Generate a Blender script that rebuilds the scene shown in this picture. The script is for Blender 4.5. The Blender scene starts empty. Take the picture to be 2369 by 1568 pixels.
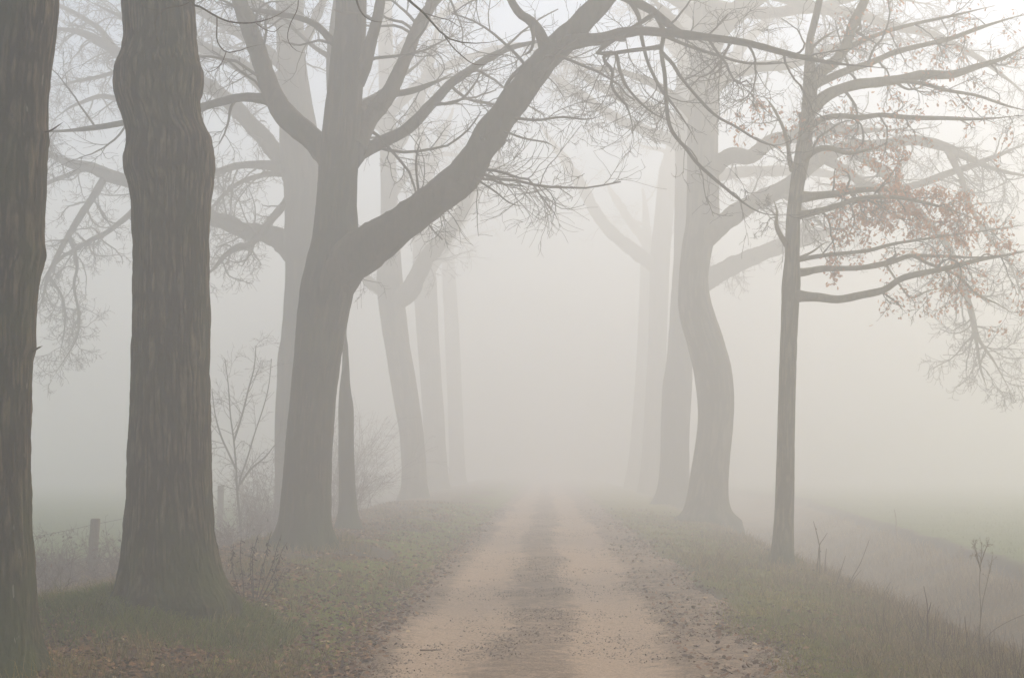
import bpy, math
import numpy as np
from mathutils import Matrix

rng = np.random.default_rng(11)
SC = bpy.context.scene
COL = SC.collection

# ------------------------------------------------------------------ camera
F = 3290.0                    # focal length in sheet pixels (sheet 2369 x 1568)
CXP, CYP = 1184.5, 784.0
CAM = np.array([0.0, 0.0, 1.6])
PITCH = math.atan(276.0 / F)
YAW = math.atan(80.5 / F)
cam = bpy.data.cameras.new('camera')
cam.sensor_width = 36.0
cam.lens = 36.0 * F / 2369.0
cam.clip_end = 3000.0
cam_o = bpy.data.objects.new('camera', cam)
cam_o.location = CAM
ROT = Matrix.Rotation(YAW, 3, 'Z') @ Matrix.Rotation(math.pi / 2 + PITCH, 3, 'X')
cam_o.rotation_euler = ROT.to_euler()
COL.objects.link(cam_o)
SC.camera = cam_o
RM = np.array(ROT)

# ------------------------------------------------------------------ light
SUN_AZ, SUN_EL = 42.0, 36.0
SUN_STRENGTH, SKY_STRENGTH, EXPOSURE = 3.0, 0.15, 0.68
FOG_DENSITY, FOG_G = 0.0285, 0.36
FOG_COLOR = (0.965, 0.965, 0.965)

w = bpy.data.worlds.new('World')
SC.world = w
w.use_nodes = True
wn = w.node_tree.nodes
sky = wn.new('ShaderNodeTexSky')
sky.sky_type = 'NISHITA'
sky.sun_disc = False
sky.sun_elevation = math.radians(SUN_EL)
sky.sun_rotation = math.radians(SUN_AZ)
sky.dust_density = 1.0
w.node_tree.links.new(sky.outputs[0], wn['Background'].inputs[0])
wn['Background'].inputs[1].default_value = SKY_STRENGTH

sl = bpy.data.lights.new('sun', 'SUN')
sl.energy = SUN_STRENGTH
sl.angle = math.radians(6.0)
sl.color = (1.0, 0.85, 0.62)
so = bpy.data.objects.new('sun', sl)
so.rotation_euler = (math.radians(90 - SUN_EL), 0, math.radians(180 - SUN_AZ))
so.location = (0, 0, 40)
COL.objects.link(so)

SC.view_settings.view_transform = 'Standard'
SC.view_settings.look = 'None'
SC.view_settings.gamma = 1.0
SC.view_settings.use_curve_mapping = False
SC.view_settings.exposure = EXPOSURE
SC.render.engine = 'CYCLES'
SC.cycles.max_bounces = 8
SC.cycles.volume_bounces = 4
SC.cycles.diffuse_bounces = 2
SC.cycles.glossy_bounces = 1
SC.cycles.use_denoising = True
try:
    SC.cycles.denoiser = 'OPENIMAGEDENOISE'
    SC.cycles.denoising_input_passes = 'RGB_ALBEDO_NORMAL'
except Exception:
    pass

# ------------------------------------------------------------------ numpy noise
def _hash(i, j, k, s):
    h = (i.astype(np.int64) * 374761393 + j.astype(np.int64) * 668265263
         + k.astype(np.int64) * 2147483647 + s * 1274126177) & 0xffffffff
    h = ((h ^ (h >> 13)) * 1274126177) & 0xffffffff
    h = ((h ^ (h >> 16)) * 2246822519) & 0xffffffff
    return ((h ^ (h >> 15)) & 0xffffff) / float(0xffffff)

def vnoise(x, y, z=None, s=0):
    x = np.asarray(x, float)
    y = np.asarray(y, float) + 0 * x
    z = np.zeros_like(x) if z is None else np.asarray(z, float) + 0 * x
    i, j, k = np.floor(x), np.floor(y), np.floor(z)
    fx, fy, fz = x - i, y - j, z - k
    fx, fy, fz = [f * f * (3 - 2 * f) for f in (fx, fy, fz)]
    r = 0
    for a in (0, 1):
        wx = fx if a else 1 - fx
        for b in (0, 1):
            wy = fy if b else 1 - fy
            for c in (0, 1):
                wz = fz if c else 1 - fz
                r = r + wx * wy * wz * _hash(i + a, j + b, k + c, s)
    return r

def fbm(x, y, z=None, s=0, o=4):
    r, a, t = 0, 1.0, 0
    for q in range(o):
        f = 2.0 ** q
        r = r + a * vnoise(np.asarray(x) * f, np.asarray(y) * f, None if z is None else np.asarray(z) * f, s + q)
        t += a
        a *= 0.5
    return r / t

def sst(a, b, x):
    t = np.clip((np.asarray(x, float) - a) / (b - a), 0, 1)
    return t * t * (3 - 2 * t)

# ------------------------------------------------------------------ terrain shape
MOUNDS = []       # (x, y, height, radius)

def gh(x, y):
    x = np.asarray(x, float)
    y = np.asarray(y, float)
    yc = np.clip(y, -40, 90)
    z = -0.035 * np.exp(-((x + 0.85) / 0.33) ** 2) - 0.035 * np.exp(-((x - 0.62) / 0.33) ** 2)
    z = z - 0.005 * np.clip(y - 20, 0, 200)
    z = z + 0.22 * sst(-1.5, -3.3, x) - 0.10 * sst(2.0, 4.3, x)
    lb = -4.5 - 0.02 * (yc - 12)
    z = z - 0.52 * sst(-0.3, 2.4, lb - x) + 0.12 * sst(2.6, 5.0, lb - x)
    rb = 4.0 + 0.025 * (yc - 24)
    xe = 8.1 + 0.10 * (np.clip(yc, 0, 70) - 24)
    z = z - 0.85 * sst(0.0, 1.6, x - rb) + 0.52 * sst(-2.3, -0.25, x - xe) + 0.22 * sst(-0.14, 0.06, x - xe + 0.35 * (fbm(y * 0.5, 0 * y, s=71, o=3) - .5))
    off = sst(1.2, 2.4, np.abs(x))
    z = z + off * 0.10 * (fbm(x * 0.8, y * 0.8, s=3, o=3) - 0.5) + off * 0.05 * (fbm(x * 3.5, y * 3.5, s=5, o=2) - 0.5)
    z = z + 0.03 * (fbm(x * 1.3, y * 0.5, s=9, o=3) - 0.5)
    z = z + 0.22 * sst(0.2, 1.2, x - rb) * (1 - sst(-0.6, 0.2, x - xe)) * (fbm(x * 0.9, y * 0.7, s=13, o=3) - 0.5)
    for (mx, my, mh, mr) in MOUNDS:
        z = z + mh * np.exp(-((x - mx) ** 2 + (y - my) ** 2) / (mr * mr))
    return z

def ray(px, py):
    d = RM @ np.array([(px - CXP) / F, (CYP - py) / F, -1.0])
    return d

def at(px, py, Y):
    """world point seen at (px, py) whose world Y is Y; also its depth along the lens axis"""
    d = ray(px, py)
    t = Y / d[1]
    return CAM + d * t, t

def hit(px, py):
    """where the line of sight meets the terrain"""
    d = ray(px, py)
    d = d / d[1]
    ys = np.arange(7.0, 140.0, 0.02)
    P = CAM[None] + d[None] * ys[:, None]
    under = P[:, 2] < gh(P[:, 0], P[:, 1])
    i = int(np.argmax(under)) if under.any() else len(ys) - 1
    return P[i]

# ------------------------------------------------------------------ mesh helpers
def make_mesh(name, V, faces, mat, smooth=True, uv=None, attrs=None):
    """faces: list of (n,k) int arrays"""
    me = bpy.data.meshes.new(name)
    V = np.ascontiguousarray(V, dtype=np.float32)
    me.vertices.add(len(V))
    me.vertices.foreach_set('co', V.ravel())
    faces = [np.asarray(f) for f in faces if len(f)]
    loops = np.concatenate([f.ravel() for f in faces]).astype(np.int32)
    counts = np.concatenate([np.full(len(f), f.shape[1]) for f in faces])
    starts = np.concatenate([[0], np.cumsum(counts)[:-1]]).astype(np.int32)
    me.loops.add(len(loops))
    me.loops.foreach_set('vertex_index', loops)
    me.polygons.add(len(counts))
    me.polygons.foreach_set('loop_start', starts)
    try:
        me.polygons.foreach_set('loop_total', counts.astype(np.int32))
    except Exception:
        pass
    me.polygons.foreach_set('use_smooth', np.full(len(counts), smooth, dtype=bool))
    if attrs:
        for k, a in attrs.items():
            at_ = me.attributes.new(k, 'FLOAT', 'POINT')
            at_.data.foreach_set('value', np.ascontiguousarray(a, dtype=np.float32))
    me.update(calc_edges=True)
    me.materials.append(mat)
    return me

def link(name, me, parent=None):
    o = bpy.data.objects.new(name, me)
    COL.objects.link(o)
    if parent is not None:
        o.parent = parent
    return o

def tag(o, label=None, cat=None, group=None, kind=None):
    if label: o['label'] = label
    if cat: o['category'] = cat
    if group: o['group'] = group
    if kind: o['kind'] = kind
    return o

def empty(name, loc, label, cat, group=None):
    o = bpy.data.objects.new(name, None)
    o.location = tuple(float(v) for v in loc)
    o.empty_display_size = 0.2
    COL.objects.link(o)
    return tag(o, label, cat, group)

def norm(v):
    return v / np.maximum(np.linalg.norm(v, axis=-1, keepdims=True), 1e-9)

def tubes(P, R, S, cap=True):
    """P (n,m,3) R (n,m) -> verts, quad faces; S-sided tubes"""
    n, m, _ = P.shape
    T = norm(np.gradient(P, axis=1))
    mean = np.abs(norm(T.mean(1)))
    ref = np.eye(3)[np.argmin(mean, axis=1)][:, None, :]
    U = norm(np.cross(T, np.broadcast_to(ref, T.shape)))
    Wv = np.cross(T, U)
    a = np.arange(S) * 2 * np.pi / S
    V = (P[:, :, None, :] + R[:, :, None, None] * (np.cos(a)[None, None, :, None] * U[:, :, None, :]
         + np.sin(a)[None, None, :, None] * Wv[:, :, None, :]))
    base = (np.arange(n) * m * S)[:, None, None]
    i = np.arange(m - 1)[None, :, None] * S
    j = np.arange(S)[None, None, :]
    j2 = (j + 1) % S
    q = np.stack([base + i + j, base + i + j2, base + i + S + j2, base + i + S + j], axis=-1).reshape(-1, 4)
    return V.reshape(-1, 3), q

def smooth_path(pts, n):
    """Catmull-Rom through pts (k,c) -> (n,c), equal spacing by xyz length"""
    p = np.asarray(pts, float)
    k = len(p)
    if k == 2:
        p = np.array([p[0], (p[0] + p[1]) / 2, p[1]]); k = 3
    e = np.vstack([2 * p[0] - p[1], p, 2 * p[-1] - p[-2]])
    out = []
    for i in range(k - 1):
        t = np.linspace(0, 1, 24, endpoint=(i == k - 2))[:, None]
        a, b, c, d = e[i], e[i + 1], e[i + 2], e[i + 3]
        out.append(0.5 * ((2 * b) + (c - a) * t + (2 * a - 5 * b + 4 * c - d) * t ** 2 + (3 * b - a - 3 * c + d) * t ** 3))
    o = np.vstack(out)
    s = np.concatenate([[0], np.cumsum(np.linalg.norm(np.diff(o[:, :3], axis=0), axis=1))])
    q = np.linspace(0, s[-1], n)
    return np.stack([np.interp(q, s, o[:, c]) for c in range(o.shape[1])], axis=1)

# ------------------------------------------------------------------ materials
def rich(c, s=1.38):
    m = 0.3 * c[0] + 0.55 * c[1] + 0.15 * c[2]
    return tuple(min(0.8, max(0.006, m + (v - m) * s)) for v in c[:3])

class NB:
    def __init__(self, name):
        self.m = bpy.data.materials.new(name)
        self.m.use_nodes = True
        self.t = self.m.node_tree
        self.n = self.t.nodes
        self.b = self.n['Principled BSDF']
        self.b.inputs['Specular IOR Level'].default_value = 0.15
        self.b.inputs['Roughness'].default_value = 0.9
    def new(self, kind, **kw):
        x = self.n.new(kind)
        for k, v in kw.items(): setattr(x, k, v)
        return x
    def lk(self, a, b): self.t.links.new(a, b)
    def coord(self, scale=(1, 1, 1), out='Object'):
        c = self.new('ShaderNodeTexCoord')
        mp = self.new('ShaderNodeMapping')
        mp.inputs['Scale'].default_value = scale
        self.lk(c.outputs[out], mp.inputs['Vector'])
        return mp.outputs[0]
    def noise(self, vec, scale, detail=4, rough=0.6, dist=0.0):
        x = self.new('ShaderNodeTexNoise')
        x.inputs['Scale'].default_value = scale
        x.inputs['Detail'].default_value = detail
        x.inputs['Roughness'].default_value = rough
        x.inputs['Distortion'].default_value = dist
        self.lk(vec, x.inputs['Vector'])
        return x.outputs['Fac']
    def ramp(self, fac, stops):
        x = self.new('ShaderNodeValToRGB')
        el = x.color_ramp.elements
        while len(el) < len(stops): el.new(0.5)
        for e, (p, c) in zip(el, stops):
            e.position = p
            e.color = (*rich(c), 1) if isinstance(c, tuple) else (c, c, c, 1)
        self.lk(fac, x.inputs[0])
        return x.outputs[0]
    def mix(self, fac, a, b):
        x = self.new('ShaderNodeMix', data_type='RGBA')
        for sock, v in ((x.inputs[0], fac), (x.inputs[6], a), (x.inputs[7], b)):
            if isinstance(v, tuple): sock.default_value = (*rich(v), 1)
            elif isinstance(v, (int, float)): sock.default_value = v
            else: self.lk(v, sock)
        return x.outputs[2]
    def math(self, op, a, b=0.0):
        x = self.new('ShaderNodeMath', operation=op)
        for sock, v in ((x.inputs[0], a), (x.inputs[1], b)):
            if isinstance(v, (int, float)): sock.default_value = v
            else: self.lk(v, sock)
        return x.outputs[0]
    def attr(self, name):
        x = self.new('ShaderNodeAttribute', attribute_name=name)
        return x.outputs['Fac']
    def rand(self):
        return self.new('ShaderNodeNewGeometry').outputs['Random Per Island']
    def color(self, c): self.lk(c, self.b.inputs['Base Color'])
    def bump(self, h, strength, dist):
        x = self.new('ShaderNodeBump')
        x.inputs['Strength'].default_value = strength
        x.inputs['Distance'].default_value = dist
        self.lk(h, x.inputs['Height'])
        self.lk(x.outputs[0], self.b.inputs['Normal'])

def bark(name, dark, light, moss=0.35, moss_top=1.2, specks=0.0, ridge=10.0):
    k = NB(name)
    v = k.coord((1, 1, 0.22))
    n1 = k.noise(v, ridge, 5, 0.65, 0.4)
    n2 = k.noise(k.coord((1, 1, 0.5)), 2.2, 4, 0.6)
    n3 = k.noise(k.coord((1, 1, 0.3)), 60, 3, 0.7)
    c = k.ramp(n1, [(0.32, dark), (0.50, tuple((a + b) / 2 for a, b in zip(dark, light))), (0.68, light)])
    c = k.mix(k.math('MULTIPLY', n3, 0.5), c, tuple(0.6 * a for a in dark))
    c = k.mix(k.ramp(k.attr('furrow'), [(0.42, 0.0), (0.72, 0.95)]), c, tuple(0.7 * a for a in dark))  # furrows coloured darker: dark inner bark plus painted crevice shade
    alg = k.ramp(n2, [(0.45, 0.0), (0.62, 1.0)])
    c = k.mix(k.math('MULTIPLY', alg, moss), c, (0.050, 0.058, 0.026))
    sp = k.new('ShaderNodeSeparateXYZ')
    tc = k.new('ShaderNodeTexCoord')
    k.lk(tc.outputs['Object'], sp.inputs[0])
    hm = k.new('ShaderNodeMapRange')
    hm.inputs['From Min'].default_value = moss_top
    hm.inputs['From Max'].default_value = 0.0
    k.lk(sp.outputs[2], hm.inputs[0])
    mm = k.math('MULTIPLY', hm.outputs[0], k.ramp(n2, [(0.36, 0.25), (0.6, 1.0)]))
    c = k.mix(k.math('MULTIPLY', mm, 0.8), c, (0.040, 0.052, 0.014))
    if specks:
        s1 = k.ramp(k.noise(k.coord((1, 1, 0.35)), 22, 2, 0.5), [(0.66, 0.0), (0.70, 1.0)])
        s2 = k.ramp(k.noise(k.coord((1, 1, 0.2)), 3.0, 3, 0.5), [(0.5, 0.0), (0.65, 1.0)])
        c = k.mix(k.math('MULTIPLY', k.math('MULTIPLY', s1, s2), specks), c, (0.30, 0.28, 0.23))
    k.color(c)
    k.bump(k.math('ADD', k.math('MULTIPLY', n1, 1.0), k.math('MULTIPLY', n3, 0.35)), 0.9, 0.03)
    return k.m

M = {}
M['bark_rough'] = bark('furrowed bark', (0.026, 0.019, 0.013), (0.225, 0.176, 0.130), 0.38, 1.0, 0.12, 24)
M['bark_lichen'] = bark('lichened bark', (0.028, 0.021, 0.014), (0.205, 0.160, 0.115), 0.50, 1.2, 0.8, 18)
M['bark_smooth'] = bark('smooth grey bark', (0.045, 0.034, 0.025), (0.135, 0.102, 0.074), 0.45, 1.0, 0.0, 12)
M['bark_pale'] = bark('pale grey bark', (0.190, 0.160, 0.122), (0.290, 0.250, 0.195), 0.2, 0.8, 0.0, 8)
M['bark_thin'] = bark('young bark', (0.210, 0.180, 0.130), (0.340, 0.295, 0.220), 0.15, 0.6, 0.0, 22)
k = NB('twig bark')
k.color(k.ramp(k.rand(), [(0.0, (0.055, 0.042, 0.034)), (1.0, (0.095, 0.074, 0.058))]))
M['twig'] = k.m
k = NB('dry oak leaf')
lc = k.ramp(k.rand(), [(0.0, (0.29, 0.145, 0.085)), (0.5, (0.43, 0.230, 0.138)), (1.0, (0.54, 0.320, 0.205))])
k.color(lc)
tr = k.new('ShaderNodeBsdfTranslucent')
k.lk(lc, tr.inputs['Color'])
ms = k.new('ShaderNodeMixShader')
ms.inputs[0].default_value = 0.55
k.lk(k.b.outputs[0], ms.inputs[1]); k.lk(tr.outputs[0], ms.inputs[2])
k.lk(ms.outputs[0], k.n['Material Output'].inputs['Surface'])
M['dry_leaf'] = k.m

# ------------------------------------------------------------------ twig growth
def grow(parents, n, length, ratio, cap, rmin, m, angle, jitter, droop, tmin=0.12, rend=0.35):
    """parents: list of (P (k,3), R (k,)); returns P (n,m,3), R (n,m)"""
    L = np.array([np.linalg.norm(np.diff(p, axis=0), axis=1).sum() for p, r in parents])
    idx = rng.choice(len(parents), n, p=L / L.sum())
    t = tmin + (1 - tmin) * rng.random(n) ** 0.85
    start = np.zeros((n, 3)); tan = np.zeros((n, 3)); r0 = np.zeros(n)
    for i in np.unique(idx):
        p, r = parents[i]
        sel = np.where(idx == i)[0]
        f = t[sel] * (len(p) - 1)
        a = np.minimum(f.astype(int), len(p) - 2)
        u = (f - a)[:, None]
        start[sel] = p[a] * (1 - u) + p[a + 1] * u
        tan[sel] = norm(p[a + 1] - p[a])
        r0[sel] = r[a] * (1 - u[:, 0]) + r[a + 1] * u[:, 0]
    rv = rng.normal(size=(n, 3))
    perp = norm(np.cross(tan, rv))
    an = np.radians(rng.uniform(angle[0], angle[1], n))[:, None]
    d = norm(tan * np.cos(an) + perp * np.sin(an))
    ln = rng.uniform(length[0], length[1], n) * (1.1 - 0.55 * t)
    st = (ln / (m - 1))[:, None]
    curv = rng.normal(size=(n, 3)) * jitter * 0.6
    P = np.zeros((n, m, 3)); P[:, 0] = start
    g = np.array([0, 0, -1.0])
    for q in range(1, m):
        x = q / (m - 1.0)
        d = norm(d + curv + rng.normal(size=(n, 3)) * jitter + g * droop * (1.0 - 1.35 * x))
        P[:, q] = P[:, q - 1] + d * st
    rs = np.clip(r0 * ratio, rmin, cap)
    R = rs[:, None] * np.linspace(1, rend, m)[None]
    R = np.maximum(R, rmin * 0.7)
    return P, R

def aslist(P, R):
    return [(P[i], R[i]) for i in range(len(P))]

def twig_mesh(name, parents, d, amount=1.0, reach=1.0, droop=0.10, jit=0.22, fine=1.0, mat='twig', base=None, levels=3, return_tips=False):
    tot = sum(np.linalg.norm(np.diff(p, axis=0), axis=1).sum() for p, r in parents)
    rm = max(0.0026, 0.00017 * d)
    n1 = max(3, int(tot * 2.0 * amount))
    P1, R1 = grow(parents, n1, (0.8 * reach, 2.3 * reach), 0.42, 0.030, rm * 1.5, 10, (28, 75), jit * 0.8, droop)
    n2 = int(n1 * 6.0 * fine)
    P2, R2 = grow(aslist(P1, R1), n2, (0.35 * reach, 1.15 * reach), 0.55, 0.011, rm * 1.1, 8, (25, 65), jit, droop * 0.8)
    def low(P, R):
        ok = P[:, :, 2].max(1) < ZMAX + 2.0
        return (P[ok], R[ok]) if ok.any() else (P[:1], R[:1])
    Vs, Fs, off = [], [], 0
    (P1, R1), (P2, R2) = low(P1, R1), low(P2, R2)
    sets = [(P1, R1, 5), (P2, R2, 3)]
    tips = [P2[:, -1]]
    if levels > 2:
        n3 = int(n2 * 4.6 * fine)
        P3, R3 = grow(aslist(P2, R2), n3, (0.14 * reach, 0.55 * reach), 0.7, 0.006, rm, 5, (25, 60), jit, droop * 0.4)
        P3, R3 = low(P3, R3)
        sets.append((P3, R3, 3))
        tips.append(P3[:, -1])
    for P, R, S in sets:
        v, f = tubes(P, R, S)
        Vs.append(v); Fs.append(f + off); off += len(v)
    V = np.vstack(Vs)
    if base is not None: V = V - base
    me = make_mesh(name, V, [np.vstack(Fs)], M[mat])
    if return_tips:
        return me, np.vstack(tips)
    return me

def leaf_mesh(name, pts, size, mat, base, slim=1.0):
    """lobed leaves hanging at pts"""
    n = len(pts)
    # outline of an oak-like leaf in (u along, v across)
    o = np.array([[0, 0], [.22, .16], [.32, .10], [.48, .27], [.60, .16], [.78, .25], [1.0, 0],
                  [.78, -.25], [.60, -.16], [.48, -.27], [.32, -.10], [.22, -.16]])
    o = o * np.array([1.0, slim])
    s = rng.uniform(size[0], size[1], n)
    d = norm(rng.normal(size=(n, 3)) * np.array([.7, .7, .35]) + np.array([0, 0, -0.75]))
    side = norm(np.cross(d, rng.normal(size=(n, 3))))
    nn = np.cross(d, side)
    curl = rng.uniform(-.25, .35, n)
    V = (pts[:, None, :] + s[:, None, None] * (o[None, :, 0:1] * d[:, None, :] + o[None, :, 1:2] * side[:, None, :]
         + (curl[:, None, None] * (np.abs(o[None, :, 1:2]) * 1.6 - 0.6 * o[None, :, 0:1] ** 2)) * nn[:, None, :]))
    K = len(o)
    b = (np.arange(n) * K)[:, None]
    q1 = b + np.array([[0, 1, 2, 10]])[:, :]
    f = [b + np.array([0, 1, 2, 10, 11]), b + np.array([2, 3, 4, 8, 9, 10]), b + np.array([4, 5, 6, 7, 8])]
    return make_mesh(name, V.reshape(-1, 3) - base, f, M[mat], smooth=False)

# ------------------------------------------------------------------ trees
def trunk_rings(rows, Y):
    C, R = [], []
    for (y, l, r) in rows:
        a, t = at((l + r) / 2.0, y, Y)
        C.append(a); R.append((r - l) / 2.0 / F * t)
    return np.array(C), np.array(R)

ZMAX = 21.5         # no trunk is followed higher than this

class Tree:
    def __init__(self, name, label, cat, base_px, rows, mat, top=13.0, bark_amp=0.02, ridge=1.0, n=72, rowstep=0.05,
                 ztop_fine=None, lobes=5, lean=(0, 0), depth=None, seed=1, group='trees lining the dirt track', lump=0.012):
        h = hit(*base_px)
        self.Y = h[1] if depth is None else depth
        C, R = trunk_rings(rows, self.Y)
        ok = C[:, 2] < ZMAX
        C, R = C[ok], R[ok]
        top = max(min(top, ZMAX + 0.8), C[0, 2] + 0.8)
        zb = float(gh(C[-1][0], self.Y))
        self.base = np.array([C[-1][0], self.Y, zb])
        self.root = empty(name, self.base, label, cat, group)
        # order bottom -> top
        C, R = C[::-1], R[::-1]
        low = C[0].copy(); low[2] = min(zb, C[0][2]) - 0.45
        C = np.vstack([[low], C]); R = np.concatenate([[R[0] * 1.12], R])
        # continue above the picture
        tip = C[-1]; dirv = norm((C[-1] - C[-3])[None])[0]
        ext, er = [], []
        zt = tip[2]; steps = max(3, int((top - zt) / 1.2))
        p = tip.copy(); d = dirv * 1.0
        for q in range(1, steps + 1):
            d = norm((d + rng.normal(size=3) * 0.06 + np.array([lean[0] * .05, lean[1] * .05, 0.12]))[None])[0]
            p = p + d * (top - zt) / steps
            ext.append(p.copy()); er.append(R[-1] * (1 - 0.8 * q / steps))
        self.ext_start = len(C)
        C2 = np.vstack([C] + [np.array(ext)]) if ext else C
        R2 = np.concatenate([R, er]) if er else R
        full = smooth_path(np.column_stack([C2, R2]), 400)
        self.axis = full[:, :3]; self.rad = full[:, 3]
        zfine = tip[2] + 0.3
        # resample: fine in the picture, coarse above
        zz = np.concatenate([np.arange(full[0, 2], zfine, rowstep), np.arange(zfine, full[-1, 2], 0.3)])
        zs = np.maximum.accumulate(full[:, 2] + np.arange(400) * 1e-6)
        cx = np.interp(zz, zs, full[:, 0]); cy = np.interp(zz, zs, full[:, 1]); rr = np.interp(zz, zs, full[:, 3])
        th = np.arange(n) * 2 * np.pi / n
        ph = rng.random() * 6
        hz = np.clip(zz - zb, 0, None)
        lob = np.exp(-hz / 0.24)[:, None] * 0.24 * (0.5 + 0.5 * np.cos(lobes * th[None] + ph + 1.5 * np.sin(th[None] * 2 + ph)))
        X = np.cos(th)[None] * rr[:, None]; Yv = np.sin(th)[None] * rr[:, None]
        Z = np.broadcast_to(zz[:, None], X.shape)
        s = seed * 17
        wx = 0.030 * (fbm(X * 2.3, Yv * 2.3, Z * 1.1, s, 3) - .5)
        wy = 0.030 * (fbm(X * 2.3 + 9, Yv * 2.3, Z * 1.1, s + 5, 3) - .5)
        wx = wx + 0.012 * (vnoise(X * 11, Yv * 11, Z * 7, s + 11) - .5)
        wy = wy + 0.012 * (vnoise(X * 11 + 5, Yv * 11, Z * 7, s + 12) - .5)
        f1 = 15.0 * ridge
        a1 = vnoise((X + wx) * f1, (Yv + wy) * f1, Z * f1 * 0.10, s + 2)
        a2 = vnoise((X + wx) * f1 * 2.1, (Yv + wy) * f1 * 2.1, Z * f1 * 0.26, s + 3)
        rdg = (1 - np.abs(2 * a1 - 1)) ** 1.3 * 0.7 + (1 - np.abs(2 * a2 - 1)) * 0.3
        lumps = fbm(X * 2.2, Yv * 2.2, Z * 1.2, s + 8, 3) - 0.5
        disp = -bark_amp * rdg + bark_amp * 0.45 + lump * 2.2 * lumps
        rad = rr[:, None] * (1 + lob) + disp
        V = np.stack([cx[:, None] + np.cos(th)[None] * rad, cy[:, None] + np.sin(th)[None] * rad, Z], -1)
        m = len(zz)
        V = V.reshape(-1, 3)
        i = np.arange(m - 1)[:, None] * n; j = np.arange(n)[None]; j2 = (j + 1) % n
        q = np.stack([i + j, i + j2, i + n + j2, i + n + j], -1).reshape(-1, 4)
        V = np.vstack([V, [[cx[-1], cy[-1], zz[-1] + 0.05]]])
        capf = np.stack([(m - 1) * n + np.arange(n), (m - 1) * n + (np.arange(n) + 1) % n, np.full(n, m * n)], -1)
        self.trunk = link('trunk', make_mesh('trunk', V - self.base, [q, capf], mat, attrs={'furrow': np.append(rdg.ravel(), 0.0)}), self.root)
        self.mat = mat
        self.tiptop = tip[2]
        self.n = 0

    def limb(self, pts, wd, dd=(0, 0), tw=1.0, reach=1.0, droop=0.10, jit=0.22, fine=1.0, leaves=0, sides=12, flare=True, mat=None,
             levels=3, on=None, leafsize=(0.05, 0.09)):
        k = len(pts)
        P, R = [], []
        Y0 = self.Y + dd[0]
        if on is not None:
            v_ = (on[0] - CAM) @ RM
            qx, qy = CXP + F * v_[:, 0] / -v_[:, 2], CYP - F * v_[:, 1] / -v_[:, 2]
            io = int(np.argmin((qx - pts[0][0]) ** 2 + (qy - pts[0][1]) ** 2))
            Y0 = on[0][io, 1]
        for i, (x, y) in enumerate(pts):
            u = i / (k - 1.0)
            p, t = at(x, y, Y0 + (dd[1] - dd[0]) * u ** 0.8)
            if i == 0 and on is not None: p = on[0][io].copy()
            if i < 1 and p[2] > ZMAX: return None, None
            if i > 0 and p[2] > ZMAX + 0.8: break
            P.append(p)
            wpx = np.interp(u, np.linspace(0, 1, len(wd)), wd)
            R.append(wpx / 2.0 / F * t)
        if len(P) < 3: return None, None
        return self._limb(np.array(P), np.array(R), tw, reach, droop, jit, fine, leaves, sides, flare, mat, levels, leafsize)

    def _limb(self, P, R, tw, reach, droop, jit, fine, leaves, sides, flare, mat, levels, leafsize=(0.07, 0.12)):
        ln = np.linalg.norm(np.diff(P, axis=0), axis=1).sum()
        m = int(np.clip(ln / 0.09, 14, 110))
        c = smooth_path(np.column_stack([P, R]), m)
        ax, rr = c[:, :3].copy(), np.maximum(c[:, 3], 0.002)
        s = np.linspace(0, ln, m)
        wob = rng.random() * 50
        am = np.minimum(0.35 * rr, 0.03) * sst(0, 0.6, s)
        ax[:, 0] += am * (vnoise(s * 1.6 + wob, 0 * s, s=4) - .5) * 2
        ax[:, 2] += am * (vnoise(s * 1.6 + wob, 0 * s + 7, s=5) - .5) * 2
        rr = rr * (1 - 0.72 * sst(0.72, 1.0, s / ln))
        rr = rr * (1 + 0.16 * (vnoise(s * 3.0 + wob, 0 * s + 3, s=6) - .5))
        if flare:
            rr = rr * (1 + (0.45 if rr[0] < 0.10 else 0.10) * np.exp(-s / (2.2 * rr[0] + 0.02)))
        v, f = tubes(ax[None], rr[None], sides)
        # bark grain round the limb
        if sides >= 12:
            cen = np.repeat(ax, sides, axis=0)
            dv = v - cen
            g = fbm(v[:, 0] * 9, v[:, 1] * 9, v[:, 2] * 9, 31, 2) - 0.5
            v = cen + dv * (1 + 0.22 * g[:, None])
        v = np.vstack([v, ax[-1:] + (ax[-1:] - ax[-2:-1]) * 0.5])
        capf = np.stack([(m - 1) * sides + np.arange(sides), (m - 1) * sides + (np.arange(sides) + 1) % sides,
                         np.full(sides, m * sides)], -1)
        o = link('limb', make_mesh('limb', v - self.base, [f, capf], mat or self.mat), self.root)
        if tw > 0:
            r = twig_mesh('twigs', [(ax, rr)], self.Y, tw, reach, droop, jit, fine, base=self.base, levels=levels, return_tips=True)
            me, tips = r
            tag(link('twigs', me, o), kind='stuff')
            if leaves:
                sel = tips[rng.integers(0, len(tips), leaves)] + rng.normal(size=(leaves, 3)) * 0.04
                link('dry_leaves', leaf_mesh('dry_leaves', sel, leafsize, 'dry_leaf', self.base), o)
        self.n += 1
        return ax, rr

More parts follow.
